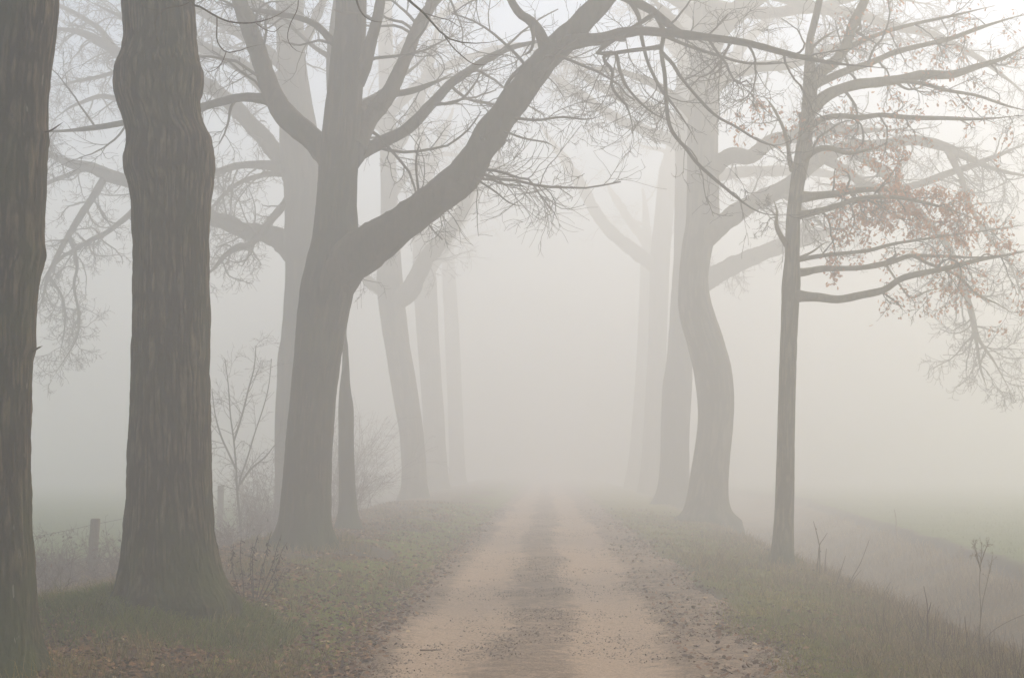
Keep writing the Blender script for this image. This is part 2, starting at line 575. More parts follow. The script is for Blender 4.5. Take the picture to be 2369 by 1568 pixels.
    def crown_above(self, count, length=(3.0, 5.0), tw=0.7, side=0.0, fine=0.8, zmin=None, droop=0.12, levels=3):
        """limbs that leave the trunk above the picture's edge"""
        z0 = self.tiptop + 0.3 if zmin is None else zmin
        ztop = self.axis[-1, 2]
        for q in range(count):
            z = z0 + (ztop - z0) * (q + 0.3) / count
            i = int(np.argmin(np.abs(self.axis[:, 2] - z)))
            p0, r0 = self.axis[i], self.rad[i]
            a = q * 2.4 + rng.random() * 0.7
            ln = rng.uniform(*length) * (1.0 - 0.45 * q / count)
            d = norm(np.array([[math.cos(a) + side, math.sin(a) * 0.8, rng.uniform(0.25, 0.8)]]))[0]
            P = [p0]; p = p0.copy()
            for s in range(5):
                d = norm((d + rng.normal(size=3) * 0.16 + np.array([0, 0, 0.03]))[None])[0]
                p = p + d * ln / 5
                p[2] = min(p[2], ZMAX + 1.2)
                P.append(p.copy())
            R = np.linspace(max(0.05, r0 * 0.42), 0.018, 6)
            self._limb(np.array(P), R, tw, 1.0, droop, 0.22, fine, 0, 8, True, None, levels)

MOUNDS += [(-3.22, 12.15, 0.26, 0.80), (-4.15, 11.5, 0.12, 0.6), (-3.55, 9.2, 0.05, 0.6), (-3.85, 22.5, 0.12, 1.0),
           (4.75, 41.5, 0.14, 1.1), (3.95, 23.7, 0.06, 0.6), (5.2, 60, 0.12, 1.2), (-4.6, 46, 0.12, 1.2)]

# ---- left row -------------------------------------------------------------
# nearest trunk, cut by the left edge of the picture
t = Tree('bare_tree', 'dark lichen-spotted tree trunk cut off by the left edge of the photo', 'tree', (0, 1550),
         [(-60, -68, 136), (0, -66, 134), (60, -68, 129), (150, -72, 118), (230, -75, 110), (290, -78, 107), (318, -82, 112), (350, -80, 107), (430, -82, 103),
          (520, -84, 99), (560, -86, 99), (590, -90, 104), (625, -88, 94), (680, -86, 86), (760, -86, 80), (800, -86, 81), (830, -88, 75),
          (900, -88, 72), (1000, -88, 70), (1200, -92, 71), (1300, -96, 75), (1380, -102, 79), (1450, -108, 83), (1510, -118, 90), (1550, -130, 98)],
         M['bark_lichen'], top=12, bark_amp=0.018, ridge=2.8, n=200, rowstep=0.014, lobes=5, seed=1)
t.limb([(104, 306), (118, 302), (132, 293), (146, 283)], (5, 2.2), (-.25, -.35), 0, sides=6, flare=False)
t.limb([(76, 812), (86, 806), (98, 800)], (7, 2.5), (-.25, -.3), 0, sides=6, flare=False)
t.crown_above(5, (2.5, 4.0), 0.5)
L0 = t

# big furrowed trunk with a burl
t = Tree('bare_tree', 'big furrowed trunk with a swollen burl rising from a mossy mound', 'tree', (395, 1392),
         [(-60, 280, 446), (0, 282, 448), (50, 287, 451), (90, 289, 454), (120, 283, 458), (145, 274, 462), (165, 268, 470), (190, 267, 470), (225, 270, 464), (250, 277, 463), (280, 287, 468),
          (300, 291, 477), (318, 294, 487), (330, 294, 489), (352, 291, 491), (375, 288, 493), (400, 289, 492), (425, 297, 490), (450, 302, 487), (500, 305, 484), (560, 307, 483),
          (640, 308, 484), (720, 308, 485), (800, 307, 485), (880, 305, 485), (960, 303, 485), (1040, 300, 486), (1100, 298, 488), (1160, 295, 490), (1220, 291, 494),
          (1280, 287, 501), (1320, 284, 508), (1355, 282, 517), (1392, 276, 530)],
         M['bark_rough'], top=14, bark_amp=0.024, ridge=2.4, n=300, rowstep=0.011, lobes=6, seed=2, lump=0.022)
# thin twigs that hang into the picture from a limb above it
hp = dict(tw=0, sides=6, flare=False)
t.limb([(395, -260), (470, -170), (470, -80), (446, 2), (468, 18), (502, 39), (530, 50), (562, 54), (597, 51), (637, 38), (668, 18), (690, -4)], (7, 5.5, 4.6, 3.6, 1.8), (-1.0, -2.6), **hp)
t.limb([(502, 39), (502, 60), (501, 85), (506, 104), (523, 121), (540, 120), (557, 117), (574, 110), (603, 104)], (3.2, 2.6, 1.4), (-2.2, -2.6), **hp)
t.limb([(523, 121), (516, 140), (508, 153), (495, 163), (480, 167), (470, 158)], (2.2, 1.5), (-2.4, -2.6), **hp)
t.limb([(446, 2), (420, 14), (385, 20), (360, 45), (361, 68), (366, 95), (378, 112), (392, 122)], (2.6, 2, 1.2), (-2.0, -1.6), **hp)
t.limb([(385, 20), (350, 22), (330, 12), (325, -8)], (2, 1.4), (-1.9, -2.0), **hp)
t.limb([(593, 55), (612, 68), (634, 74), (650, 62), (664, 55)], (2, 1.2), (-2.5, -2.6), **hp)
t.limb([(690, -8), (688, 22), (672, 55), (665, 85), (672, 105), (690, 120), (712, 124)], (2.4, 1.4), (-2.6, -2.8), **hp)
t.limb([(380, -320), (560, -260), (760, -150), (820, -10), (834, 26), (855, 46), (888, 51), (918, 37)], (9, 6, 3.6, 1.8), (-.6, -2.8), **hp)
t.limb([(760, -150), (860, -80), (944, 0), (979, 30), (1004, 58), (1029, 85), (1055, 95), (1079, 100), (1119, 100), (1159, 93), (1199, 76)], (7, 5, 3.4, 1.7), (-2.4, -2.8), **hp)
t.limb([(1029, 85), (1048, 110), (1069, 130), (1090, 146), (1112, 151), (1145, 146)], (3, 1.5), (-2.7, -2.8), **hp)
t.limb([(979, 30), (1010, 40), (1040, 48), (1062, 62), (1085, 66)], (2.4, 1.3), (-2.7, -2.9), **hp)
t.crown_above(6, (3.5, 5.5), 0.5, side=0.3)
L1 = t

# two-stemmed tree whose big limb arches over the track
t = Tree('bare_tree', 'forked tree with a huge limb arching up and right over the track', 'tree', (703, 1257),
         [(-60, 779, 846), (0, 778, 848), (60, 775, 848), (130, 764, 844), (200, 757, 840), (300, 746, 833), (400, 736, 828), (470, 730, 826), (520, 726, 828), (560, 720, 830), (600, 709, 830),
          (640, 699, 826), (680, 692, 818), (730, 687, 807), (800, 683, 793), (900, 674, 780), (1000, 664, 772), (1100, 655, 767), (1180, 648, 766), (1225, 642, 768), (1257, 634, 774)],
         M['bark_smooth'], top=17, bark_amp=0.020, ridge=1.4, n=160, rowstep=0.03, lobes=5, seed=3)
a, b = t.limb([(770, 655), (800, 615), (845, 580), (900, 541), (960, 497), (1020, 452), (1070, 405), (1110, 350), (1150, 290), (1190, 235), (1240, 168), (1290, 105), (1345, 55), (1400, 2), (1450, -70), (1500, -170), (1540, -300)],
       (120, 102, 90, 82, 76, 70, 64, 58, 50, 38, 20), (0, -1.5), 1.0, reach=1.4, droop=0.12, jit=0.20, fine=1.05, sides=28, flare=False)
# left limbs
t.limb([(795, 420), (745, 356), (715, 320), (677, 284), (645, 246), (622, 200), (603, 140), (580, 80), (558, 20), (535, -60), (500, -160)], (50, 58, 54, 50, 46, 40, 36, 30), (0, 1.0), 0.9)
t.limb([(672, 280), (640, 246), (612, 230), (580, 225), (545, 227), (510, 236), (470, 248), (380, 268), (290, 286), (220, 297), (160, 303), (105, 306), (40, 315)], (32, 26, 22, 20, 17, 14, 9, 5), (.3, 2.5), 1.1, droop=0.02)
# right limbs of the upright stem
t.limb([(815, 372), (840, 350), (885, 332), (930, 312), (965, 280), (1000, 238), (1035, 200), (1075, 172), (1119, 140), (1180, 112), (1260, 92), (1330, 60)], (40, 30, 27, 25, 22, 18, 12, 7), (0, 2.5), 0.9)
t.limb([(820, 345), (845, 295), (875, 248), (905, 200), (926, 155), (945, 112), (962, 70), (990, 25), (1030, -20), (1080, -80)], (48, 40, 35, 30, 26, 20), (0, 1.8), 0.8)
t.limb([(828, 262), (850, 238), (890, 222), (958, 208), (1010, 190), (1045, 172)], (22, 17, 15, 12, 8), (0, 2.2), 0.7)
t.limb([(825, 190), (845, 150), (862, 95), (874, 40), (885, -20), (905, -100)], (36, 30, 26, 20), (0, -.6), 0.7)
t.limb([(800, 130), (770, 95), (735, 60), (690, 40), (630, 30), (560, 20), (500, 5)], (20, 16, 12, 6), (0, 1.5), 0.8)
# secondary branches of the arching limb
c, d = t.limb([(1262, 138), (1310, 106), (1350, 97), (1400, 92), (1445, 78), (1490, 70), (1540, 74), (1600, 82), (1680, 94), (1760, 108), (1850, 130), (1960, 150), (2060, 160)], (44, 34, 28, 24, 21, 18, 16, 12, 6), (-.8, -2.4), 0.9, droop=0.14, jit=0.28, fine=1.2, on=(a, b))
t.limb([(1262, 130), (1258, 100), (1246, 76), (1226, 52), (1202, 36), (1186, 12), (1172, -25), (1150, -90)], (28, 25, 23, 20, 16, 8), (-1.0, -1.6), 0.6, on=(a, b))
t.limb([(1154, 235), (1168, 210), (1185, 178), (1210, 152), (1240, 122), (1256, 96)], (6, 9, 11, 12), (-1.5, -1.5), 0.7, on=(a, b))
e, f = t.limb([(1420, -20), (1470, 2), (1510, 26), (1540, 52), (1560, 66), (1600, 80)], (26, 22, 17, 10), (-1.2, -2.0), 0.5, on=(a, b))
dr = dict(tw=0.75, reach=0.8, droop=0.08, jit=0.22, fine=1.1, sides=8)
t.limb([(1452, 4), (1478, 40), (1486, 90), (1500, 150), (1528, 205), (1560, 245), (1590, 290), (1612, 330)], (12, 9, 8, 6, 4), (-1.5, -1.9), **dr, on=(e, f))
c, d = t.limb([(1520, 32), (1536, 75), (1530, 120), (1537, 180), (1541, 240), (1552, 300), (1586, 345), (1612, 378), (1650, 412), (1690, 445), (1722, 470), (1760, 492), (1800, 498), (1850, 497)], (12, 10, 9, 8, 7, 5, 3), (-1.6, -2.2), **dr, on=(e, f))
t.limb([(1535, 118), (1556, 148), (1575, 180), (1610, 222), (1655, 266), (1704, 294), (1755, 326), (1795, 337), (1835, 325)], (9, 8, 7, 5, 3), (-1.7, -2.2), **dr, on=(c, d))
t.limb([(1540, 84), (1590, 106), (1650, 126), (1720, 146), (1795, 148), (1850, 142)], (9, 7, 4), (-1.7, -2.4), **dr, on=(c, d))
t.limb([(1395, 96), (1402, 130), (1418, 165), (1416, 198), (1428, 220), (1450, 245), (1462, 285), (1466, 330)], (10, 8, 7, 5, 3), (-1.2, -1.6), **dr, on=(c, d))
t.limb([(1360, 98), (1385, 118), (1424, 125), (1432, 160), (1448, 200), (1475, 232), (1510, 262), (1550, 282), (1580, 300)], (11, 9, 7, 5, 3), (-1.0, -1.7), **dr, on=(c, d))
t.limb([(1230, 60), (1234, 90), (1228, 118), (1206, 132)], (9, 7, 5), (-1.5, -1.6), **dr)
t.limb([(1180, 280), (1240, 278), (1300, 272), (1360, 276), (1410, 262)], (8, 5, 2.5), (-1.2, -2.2), **dr, on=(a, b))
t.limb([(970, 470), (966, 430), (962, 380), (970, 335), (978, 312)], (7, 5, 3), (-1.0, -1.4), **dr, on=(a, b))
t.limb([(1090, 410), (1140, 440), (1180, 470), (1225, 480)], (6, 4, 2), (-1.0, -1.8), **dr, on=(a, b))
t.limb([(1165, 305), (1210, 320), (1262, 330), (1290, 345)], (6, 4, 2), (-1.0, -2.0), **dr, on=(a, b))
t.crown_above(5, (3.0, 5.0), 0.6)
L2 = t

# the trunk half hidden behind it
t = Tree('bare_tree', 'pale trunk half hidden behind the forked tree, long limbs reaching left', 'tree', (668, 1226),
         [(-60, 636, 704), (0, 637, 703), (100, 640, 705), (200, 644, 716), (300, 647, 734), (350, 647, 742), (420, 655, 746), (500, 659, 744), (560, 656, 742), (600, 660, 738), (640, 660, 735),
          (700, 657, 732), (780, 650, 726), (830, 642, 722), (870, 641, 722), (960, 637, 720), (1040, 636, 720), (1130, 636, 722), (1200, 633, 728), (1226, 630, 734)],
         M['bark_smooth'], top=18, bark_amp=0.016, ridge=0.9, n=90, rowstep=0.035, lobes=5, seed=4)
a, b = t.limb([(690, 590), (660, 563), (640, 549), (600, 541), (560, 533), (525, 515), (490, 506), (430, 470), (370, 438), (300, 419), (250, 404), (200, 386), (150, 374), (105, 356), (40, 340)], (64, 46, 42, 38, 36, 33, 30, 27, 24, 20), (0, 2.0), 1.7, reach=0.9, droop=0.14, jit=0.27)
c, d = t.limb([(240, 424), (215, 455), (192, 490), (168, 530), (148, 565), (128, 600), (112, 635), (98, 690), (80, 730)], (18, 16, 13, 10, 6), (1.7, 1.2), 2.0, reach=0.75, droop=0.16, jit=0.28, on=(a, b))
t.limb([(330, 440), (318, 470), (280, 515), (250, 538), (210, 555), (170, 580), (140, 598), (105, 640), (90, 690)], (15, 13, 11, 8, 5), (1.6, 1.0), 2.0, reach=0.75, droop=0.16, jit=0.28, on=(a, b))
t.limb([(180, 556), (178, 610), (172, 660), (182, 730), (178, 780), (150, 830), (118, 880)], (9, 7, 6, 4, 2), (1.4, 1.2), 2.4, reach=0.7, droop=0.12, jit=0.3, on=(c, d))
t.limb([(128, 640), (140, 680), (150, 720), (148, 770), (135, 830)], (7, 6, 4, 2), (1.4, 1.2), 2.4, reach=0.7, droop=0.12, jit=0.3, on=(c, d))
t.limb([(200, 386), (165, 402), (130, 415), (100, 428), (60, 440)], (13, 10, 7), (1.8, 2.3), 1.7, reach=0.7, on=(a, b))
a, b = t.limb([(690, 425), (662, 380), (640, 352), (600, 310), (560, 268), (520, 228), (480, 196), (400, 160), (330, 140), (272, 124), (230, 95), (185, 76), (130, 66), (60, 60)], (56, 42, 38, 35, 32, 29, 26, 23, 19, 14), (0, 2.5), 2.0, reach=0.9)
t.limb([(655, 388), (610, 383), (560, 384), (520, 392), (470, 410), (400, 430)], (24, 19, 16, 12), (0, -1.5), 2.2, reach=0.9, jit=0.26)
t.limb([(640, 545), (590, 555), (550, 570), (520, 592), (490, 625), (440, 660)], (20, 15, 11, 6), (0, -1.8), 2.4, reach=0.9, droop=0.16, jit=0.28, on=(a, b))
t.limb([(655, 400), (600, 408), (545, 430), (500, 470), (460, 520)], (14, 10, 6), (0, 1.5), 2.4, reach=0.9, droop=0.16)
t.limb([(650, 240), (600, 190), (550, 150), (490, 120), (420, 90), (340, 50), (260, 30)], (40, 32, 24, 14), (0, 3.0), 1.7, reach=0.9)
t.limb([(480, 215), (400, 222), (330, 235), (270, 228), (225, 226), (170, 245), (120, 282)], (17, 14, 11, 7), (1.4, 3.0), 2.2, reach=0.9, on=(a, b))
t.limb([(640, 190), (690, 120), (730, 40), (770, -40)], (30, 24, 18), (0, 1.5), 1.5, reach=0.9)
t.limb([(655, 150), (560, 80), (450, 20), (330, -40)], (30, 22, 12), (0, 2.0), 2.2, reach=0.9, droop=0.14)
t.limb([(660, 60), (560, -10), (430, -60), (250, -80)], (30, 22, 12), (0, -1.0), 2.2, reach=0.9, droop=0.2)
t.limb([(330, 140), (260, 168), (190, 186), (120, 200)], (12, 9, 5), (2.0, 2.6), 2.4, reach=0.8, on=(a, b))
t.limb([(272, 124), (220, 60), (150, 20), (60, -10)], (15, 11, 6), (2.0, 2.6), 2.4, reach=0.9, on=(a, b))
t.limb([(400, 160), (350, 90), (280, 40), (200, 0)], (13, 10, 6), (2.0, 1.0), 2.4, reach=0.9, on=(a, b))
t.crown_above(6, (4.0, 6.5), 0.8, side=-0.4)

# slim trunk showing right of the forked tree
t = Tree('bare_tree', 'slim bent trunk just right of the forked tree base', 'tree', (805, 1224),
         [(300, 760, 798), (420, 756, 796), (540, 762, 802), (660, 776, 814), (760, 790, 803), (800, 792, 806), (850, 790, 809), (900, 784, 812), (950, 782, 819), (1050, 783, 819), (1120, 784, 822), (1180, 783, 827), (1224, 776, 834)],
         M['bark_smooth'], top=13, bark_amp=0.010, ridge=1.0, n=64, rowstep=0.05, seed=5, lobes=4)
t.crown_above(4, (2.5, 4.0), 0.6, zmin=8.5)
t.limb([(793, 640), (835, 612), (870, 560), (900, 520)], (12, 8, 4), (0.3, 2), 0.8, reach=.8)

# leaning trunk in the fog, forked
t = Tree('bare_tree', 'leaning hazy trunk forking above, fifth along the left side of the track', 'tree', (960, 1150),
         [(-40, 872, 906), (60, 874, 908), (200, 876, 912), (300, 878, 916), (400, 880, 918), (500, 880, 922), (600, 875, 928), (650, 871, 932), (700, 875, 936), (750, 882, 943), (800, 890, 949), (850, 898, 958), (900, 906, 966),
          (950, 915, 973), (1000, 924, 980), (1060, 928, 985), (1110, 929, 988), (1150, 926, 994)],
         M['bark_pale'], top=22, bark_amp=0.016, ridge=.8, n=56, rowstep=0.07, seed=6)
t.limb([(910, 700), (945, 675), (965, 640), (985, 598), (1012, 570), (1035, 542), (1062, 500), (1085, 445), (1110, 385), (1150, 320), (1200, 240)], (46, 42, 38, 34, 30, 26, 18), (0, -2.5), 0.55, reach=1.3)
t.limb([(890, 680), (865, 660), (840, 640), (815, 610), (780, 560)], (26, 22, 16), (0, 2), 0.7, reach=1.2)
t.limb([(897, 470), (930, 420), (960, 390), (1010, 380)], (20, 14, 8), (0, 2), 0.7, reach=1.2)
t.limb([(895, 380), (940, 300), (975, 220), (1000, 120), (1020, 20)], (30, 24, 16), (0, -2), 0.6, reach=1.3)
t.limb([(890, 300), (840, 250), (790, 160), (740, 60)], (26, 20, 12), (0, 2), 0.6, reach=1.3)
t.limb([(893, 270), (980, 190), (1080, 135), (1200, 105), (1310, 110)], (26, 20, 13, 7), (0, -3), 1.3, reach=1.2)
t.limb([(893, 200), (940, 100), (1030, 30), (1130, -20)], (24, 18, 10), (0, 2), 1.3, reach=1.2)
t.crown_above(4, (4, 6), 0.5, levels=2)

t = Tree('bare_tree', 'very faint upright trunk right behind the leaning hazy one', 'tree', (1012, 1126),
         [(0, 950, 978), (200, 950, 984), (400, 952, 992), (500, 953, 998), (650, 956, 1010), (750, 962, 1014), (850, 970, 1020), (950, 977, 1027), (1050, 983, 1033), (1126, 983, 1040)],
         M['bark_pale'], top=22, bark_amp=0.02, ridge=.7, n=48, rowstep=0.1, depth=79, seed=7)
t.limb([(985, 640), (1020, 590), (1050, 540), (1090, 470), (1120, 400)], (26, 22, 12), (0, -3), 1.0, reach=1.5, levels=2)
t.limb([(975, 450), (1010, 350), (1050, 250), (1100, 150)], (26, 20, 12), (0, -3), 1.0, reach=1.5, levels=2)
t.crown_above(3, (4, 6), 1.0, levels=2)

t = Tree('bare_tree', 'barely visible trunk farthest along the left side, dissolving into fog', 'tree', (1058, 1112),
         [(100, 1015, 1040), (400, 1018, 1046), (600, 1022, 1052), (800, 1030, 1064), (950, 1036, 1071), (1060, 1039, 1075), (1112, 1037, 1080)],
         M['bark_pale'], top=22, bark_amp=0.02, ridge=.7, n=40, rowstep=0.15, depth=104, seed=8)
t.limb([(1036, 560), (1080, 500), (1120, 430), (1150, 330)], (24, 18, 10), (0, -3), 1.0, reach=1.5, levels=2)
t.crown_above(3, (4, 6), 1.0, levels=2)

# ---- right row ------------------------------------------------------------
t = Tree('young_oak_tree', 'slender straight young oak still holding brown leaves right of the track', 'tree', (1808, 1300),
         [(-40, 1894, 1908), (0, 1888, 1904), (50, 1876, 1894), (100, 1864, 1882), (150, 1861, 1886), (200, 1858, 1890), (250, 1855, 1888), (300, 1848, 1881), (350, 1840, 1877), (400, 1831, 1867), (450, 1825, 1858), (500, 1819, 1852),
          (560, 1816, 1851), (600, 1815, 1850), (650, 1809, 1852), (670, 1808, 1851), (700, 1808, 1849), (800, 1804, 1844), (900, 1801, 1841), (1000, 1798, 1839), (1100, 1795, 1838), (1180, 1792, 1837), (1250, 1787, 1836), (1300, 1781, 1838)],
         M['bark_thin'], top=10.5, bark_amp=0.007, ridge=2.0, n=96, rowstep=0.02, lobes=4, seed=9, lump=0.006)
r1 = dict(jit=0.26, sides=12)
c, d = t.limb([(1832, 684), (1862, 686), (1900, 689), (1940, 693), (1990, 684), (2045, 672), (2085, 648), (2130, 634), (2200, 618), (2270, 600), (2340, 588), (2420, 570)], (26, 20, 18, 16, 14, 12, 9, 5), (0, -.8), 0.5, reach=.55, droop=.16, leaves=120, **r1)
c, d = t.limb([(1832, 630), (1862, 629), (1900, 622), (1960, 619), (2010, 616), (2060, 607), (2100, 592), (2130, 590), (2190, 594), (2260, 596), (2340, 590)], (20, 15, 13, 12, 10, 7, 4), (0, 1.0), 0.6, reach=.55, droop=.14, leaves=140, **r1)
t.limb([(1835, 602), (1860, 598), (1900, 592), (1960, 586), (2010, 580), (2060, 567), (2130, 555), (2190, 545), (2270, 535), (2360, 522)], (13, 9, 8, 6, 4), (0, .5), 0.7, reach=.5, droop=.12, leaves=280, **r1)
t.limb([(1840, 500), (1862, 496), (1900, 487), (1940, 474), (1975, 462), (2020, 456), (2080, 458), (2140, 470), (2210, 490), (2280, 520)], (18, 14, 13, 10, 7, 4), (0, -.6), 2.3, reach=.5, droop=.10, leaves=1700, **r1)
t.limb([(1845, 456), (1875, 455), (1920, 452), (1960, 446), (2020, 440), (2090, 445), (2160, 460)], (24, 19, 16, 9, 4), (0, .6), 2.2, reach=.5, droop=.10, leaves=1000, **r1)
a, b = t.limb([(1862, 275), (1895, 235), (1925, 214), (1980, 196), (2040, 188), (2090, 182), (2140, 172), (2200, 170), (2250, 158), (2310, 138), (2390, 98)], (32, 26, 24, 23, 20, 16, 10), (0, 1.2), 0.8, reach=.7, leaves=90, **r1)
t.limb([(2050, 184), (2120, 192), (2190, 210), (2260, 222), (2330, 246), (2400, 262)], (11, 8, 5), (.5, .2), 1.0, reach=.6, leaves=150, **r1, on=(a, b))
t.limb([(1862, 312), (1885, 285), (1915, 272), (1955, 270), (1990, 274), (2040, 268), (2100, 272), (2180, 274), (2260, 276), (2360, 268)], (16, 13, 12, 10, 7), (0, -.9), 1.0, reach=.6, leaves=260, **r1)
t.limb([(1855, 375), (1880, 352), (1915, 344), (1960, 356), (2000, 348), (2060, 332)], (18, 13, 9, 5), (0, -1.0), 1.0, reach=.6, leaves=160, **r1)
a, b = t.limb([(1870, 190), (1900, 165), (1930, 140), (1952, 108), (1970, 66), (1990, 22), (2010, -30), (2040, -110)], (30, 27, 24, 20, 14), (0, .6), 0.7, reach=.8, leaves=40, **r1)
t.limb([(1950, 118), (2000, 92), (2060, 70), (2120, 55), (2200, 38), (2300, 15)], (13, 9, 5), (.3, 1.2), 0.8, reach=.7, leaves=120, **r1, on=(a, b))
t.limb([(1880, 200), (1930, 178), (2000, 150), (2080, 120), (2180, 95), (2280, 60), (2390, 30)], (18, 15, 11, 7), (0, 1.8), 0.8, reach=.7, leaves=200, **r1)
t.limb([(1835, 392), (1826, 370), (1822, 340), (1812, 300), (1798, 268), (1782, 240), (1760, 215)], (12, 9, 7, 4), (0, -.8), 1.2, reach=.5, leaves=170, **r1)
t.limb([(1820, 565), (1806, 545), (1795, 520), (1797, 490), (1790, 465)], (13, 10, 7, 5), (0, -.5), 0.3, reach=.4, **r1)
t.limb([(2110, 592), (2140, 606), (2180, 622), (2220, 642), (2260, 680), (2310, 705), (2350, 730)], (8, 7, 5, 3), (.6, -.2), 1.0, reach=.5, leaves=240, **r1, on=(c, d))
t.limb([(2060, 672), (2090, 672), (2110, 690), (2150, 672), (2190, 668)], (5, 4, 3), (-.5, -.3), 0.8, reach=.4, leaves=40, **r1, on=(c, d))
t.limb([(1852, 596), (1880, 582), (1905, 564), (1920, 560)], (6, 4, 2), (0, -.3), 0, **r1)
t.limb([(1870, 190), (1866, 150), (1880, 110), (1910, 85), (1950, 62)], (10, 7, 4), (0, -1), 0.8, reach=.6, leaves=60, **r1)
t.crown_above(3, (1.8, 2.6), 0.8)
R1 = t

t = Tree('bare_tree', 'thick S-curved trunk behind the slender oak, heavy limbs drooping right', 'tree', (1640, 1202),
         [(-60, 1606, 1656), (0, 1604, 1660), (100, 1599, 1667), (200, 1596, 1666), (300, 1591, 1662), (400, 1589, 1663), (470, 1588, 1664), (520, 1586, 1664), (560, 1579, 1652), (600, 1574, 1644), (650, 1570, 1639), (700, 1569, 1646), (750, 1576, 1662),
          (800, 1590, 1678), (850, 1603, 1692), (900, 1611, 1697), (950, 1615, 1698), (1000, 1612, 1694), (1050, 1605, 1690), (1100, 1597, 1686), (1150, 1589, 1686), (1180, 1583, 1691), (1202, 1572, 1703)],
         M['bark_pale'], top=18, bark_amp=0.016, ridge=.9, n=84, rowstep=0.045, seed=10)
a, b = t.limb([(1612, 575), (1652, 538), (1690, 505), (1735, 472), (1790, 447), (1832, 425), (1870, 385), (1910, 358), (1960, 342), (2040, 335), (2110, 325), (2180, 340), (2250, 370), (2330, 400), (2420, 410)], (40, 46, 40, 36, 32, 28, 24, 20, 12), (0, -3.0), 1.7, reach=1.0, droop=.15, sides=16)
c, d = t.limb([(1960, 345), (2005, 372), (2045, 402), (2085, 440), (2120, 480), (2160, 532), (2195, 575), (2222, 640), (2240, 700), (2256, 760), (2275, 800), (2310, 855), (2350, 930)], (26, 23, 21, 19, 17, 15, 12, 8, 4), (-2.0, -4.0), 2.1, reach=1.0, droop=.16, jit=.25, on=(a, b))
t.limb([(2245, 720), (2258, 790), (2268, 850), (2285, 905)], (11, 8, 5, 3), (-3.4, -3.4), 1.6, reach=.8, droop=.18, jit=.28, on=(c, d))
t.limb([(2190, 340), (2220, 400), (2240, 470), (2280, 540), (2330, 600), (2370, 700)], (16, 12, 9, 5), (-2.5, -3.0), 2.3, reach=1.0, droop=.16, jit=.25, on=(a, b))
t.limb([(1640, 395), (1670, 372), (1700, 358), (1735, 362), (1765, 340), (1790, 326), (1840, 316), (1910, 300), (1990, 305), (2080, 300)], (46, 36, 34, 33, 30, 24, 16), (0, -2.5), 1.5, reach=1.0, sides=16)
t.limb([(1640, 215), (1668, 190), (1705, 168), (1760, 156), (1830, 148), (1900, 120), (1980, 100), (2080, 90)], (38, 30, 27, 22, 16), (0, 2.0), 1.5, reach=1.0)
t.limb([(1640, 100), (1662, 72), (1690, 40), (1730, 10), (1780, -30), (1850, -90)], (58, 52, 48, 42, 30), (0, 1.0), 1.5, reach=1.0, sides=16)
t.limb([(1900, 362), (1960, 400), (2000, 430), (2050, 440), (2130, 425), (2200, 400), (2290, 370), (2380, 330)], (22, 20, 18, 16, 12), (-1.0, -2.0), 1.9, reach=1.0, droop=.15, on=(a, b))
t.limb([(1800, 445), (1850, 480), (1900, 520), (1950, 570)], (14, 10, 5), (-.8, -2), 1.9, reach=1.0, droop=.18, on=(a, b))
t.limb([(1610, 130), (1580, 80), (1550, 40), (1500, -10)], (28, 22, 14), (0, -2), 1.3, reach=1.0)
t.limb([(1770, -20), (1860, 10), (1960, 30), (2060, 60), (2180, 90), (2300, 160), (2400, 240)], (30, 26, 20, 14, 8), (1, 0), 2.1, reach=1.0, droop=.15)
t.limb([(1620, 280), (1540, 215), (1470, 176), (1390, 160), (1320, 170)], (28, 20, 12, 6), (0, -2), 1.4, reach=1.1)
t.limb([(1640, 60), (1560, 0), (1470, -40), (1370, -50)], (30, 22, 12), (0, 1), 1.4, reach=1.1, droop=.16)
t.limb([(1650, 20), (1760, 30), (1880, 20), (2010, -10), (2150, 10)], (34, 26, 18, 10), (0, 3), 1.6, reach=1.1, droop=.14)
t.crown_above(5, (4.0, 6.5), 0.7, side=0.5)
R2 = t

t = Tree('bare_tree', 'faint straight trunk left of the S-curved one, low limb passing behind it', 'tree', (1558, 1160),
         [(-60, 1572, 1620), (0, 1570, 1620), (150, 1566, 1618), (300, 1562, 1612), (400, 1562, 1610), (500, 1560, 1608), (600, 1558, 1604), (700, 1551, 1598), (800, 1545, 1600), (860, 1538, 1602), (900, 1532, 1601), (1000, 1529, 1595), (1080, 1526, 1595), (1130, 1520, 1597), (1160, 1512, 1602)],
         M['bark_smooth'], top=20, bark_amp=0.016, ridge=.8, n=64, rowstep=0.07, depth=59, seed=11)
a, b = t.limb([(1590, 672), (1640, 645), (1690, 618), (1740, 595), (1805, 570), (1860, 556), (1920, 535), (1980, 520)], (52, 44, 40, 34, 28, 18), (0, -1.5), 1.3, reach=1.0)
t.limb([(1790, 572), (1840, 545), (1870, 510), (1900, 470)], (22, 18, 12), (-1, -2), .7, reach=1.2, on=(a, b))
t.limb([(1590, 345), (1555, 326), (1520, 315), (1485, 300), (1435, 278), (1385, 250), (1345, 222), (1310, 200), (1270, 172), (1230, 150)], (32, 27, 25, 24, 22, 18, 12), (0, -2.5), 1.1, reach=1.0)
t.limb([(1590, 300), (1550, 275), (1500, 250), (1460, 236), (1420, 215), (1385, 198), (1335, 165), (1290, 140)], (34, 28, 26, 22, 15), (0, 1.5), 1.1, reach=1.0)
t.limb([(1600, 160), (1560, 110), (1510, 60), (1460, 10), (1420, -40)], (30, 24, 14), (0, -1), 1.1, reach=1.0)
t.limb([(1600, 200), (1680, 150), (1760, 60), (1840, 0)], (30, 24, 14), (0, 2), 1.3, reach=1.0)
t.limb([(1600, 420), (1700, 400), (1800, 395), (1900, 400), (2010, 420), (2100, 470)], (30, 26, 22, 15, 8), (0, -1), 1.7, reach=1.0)
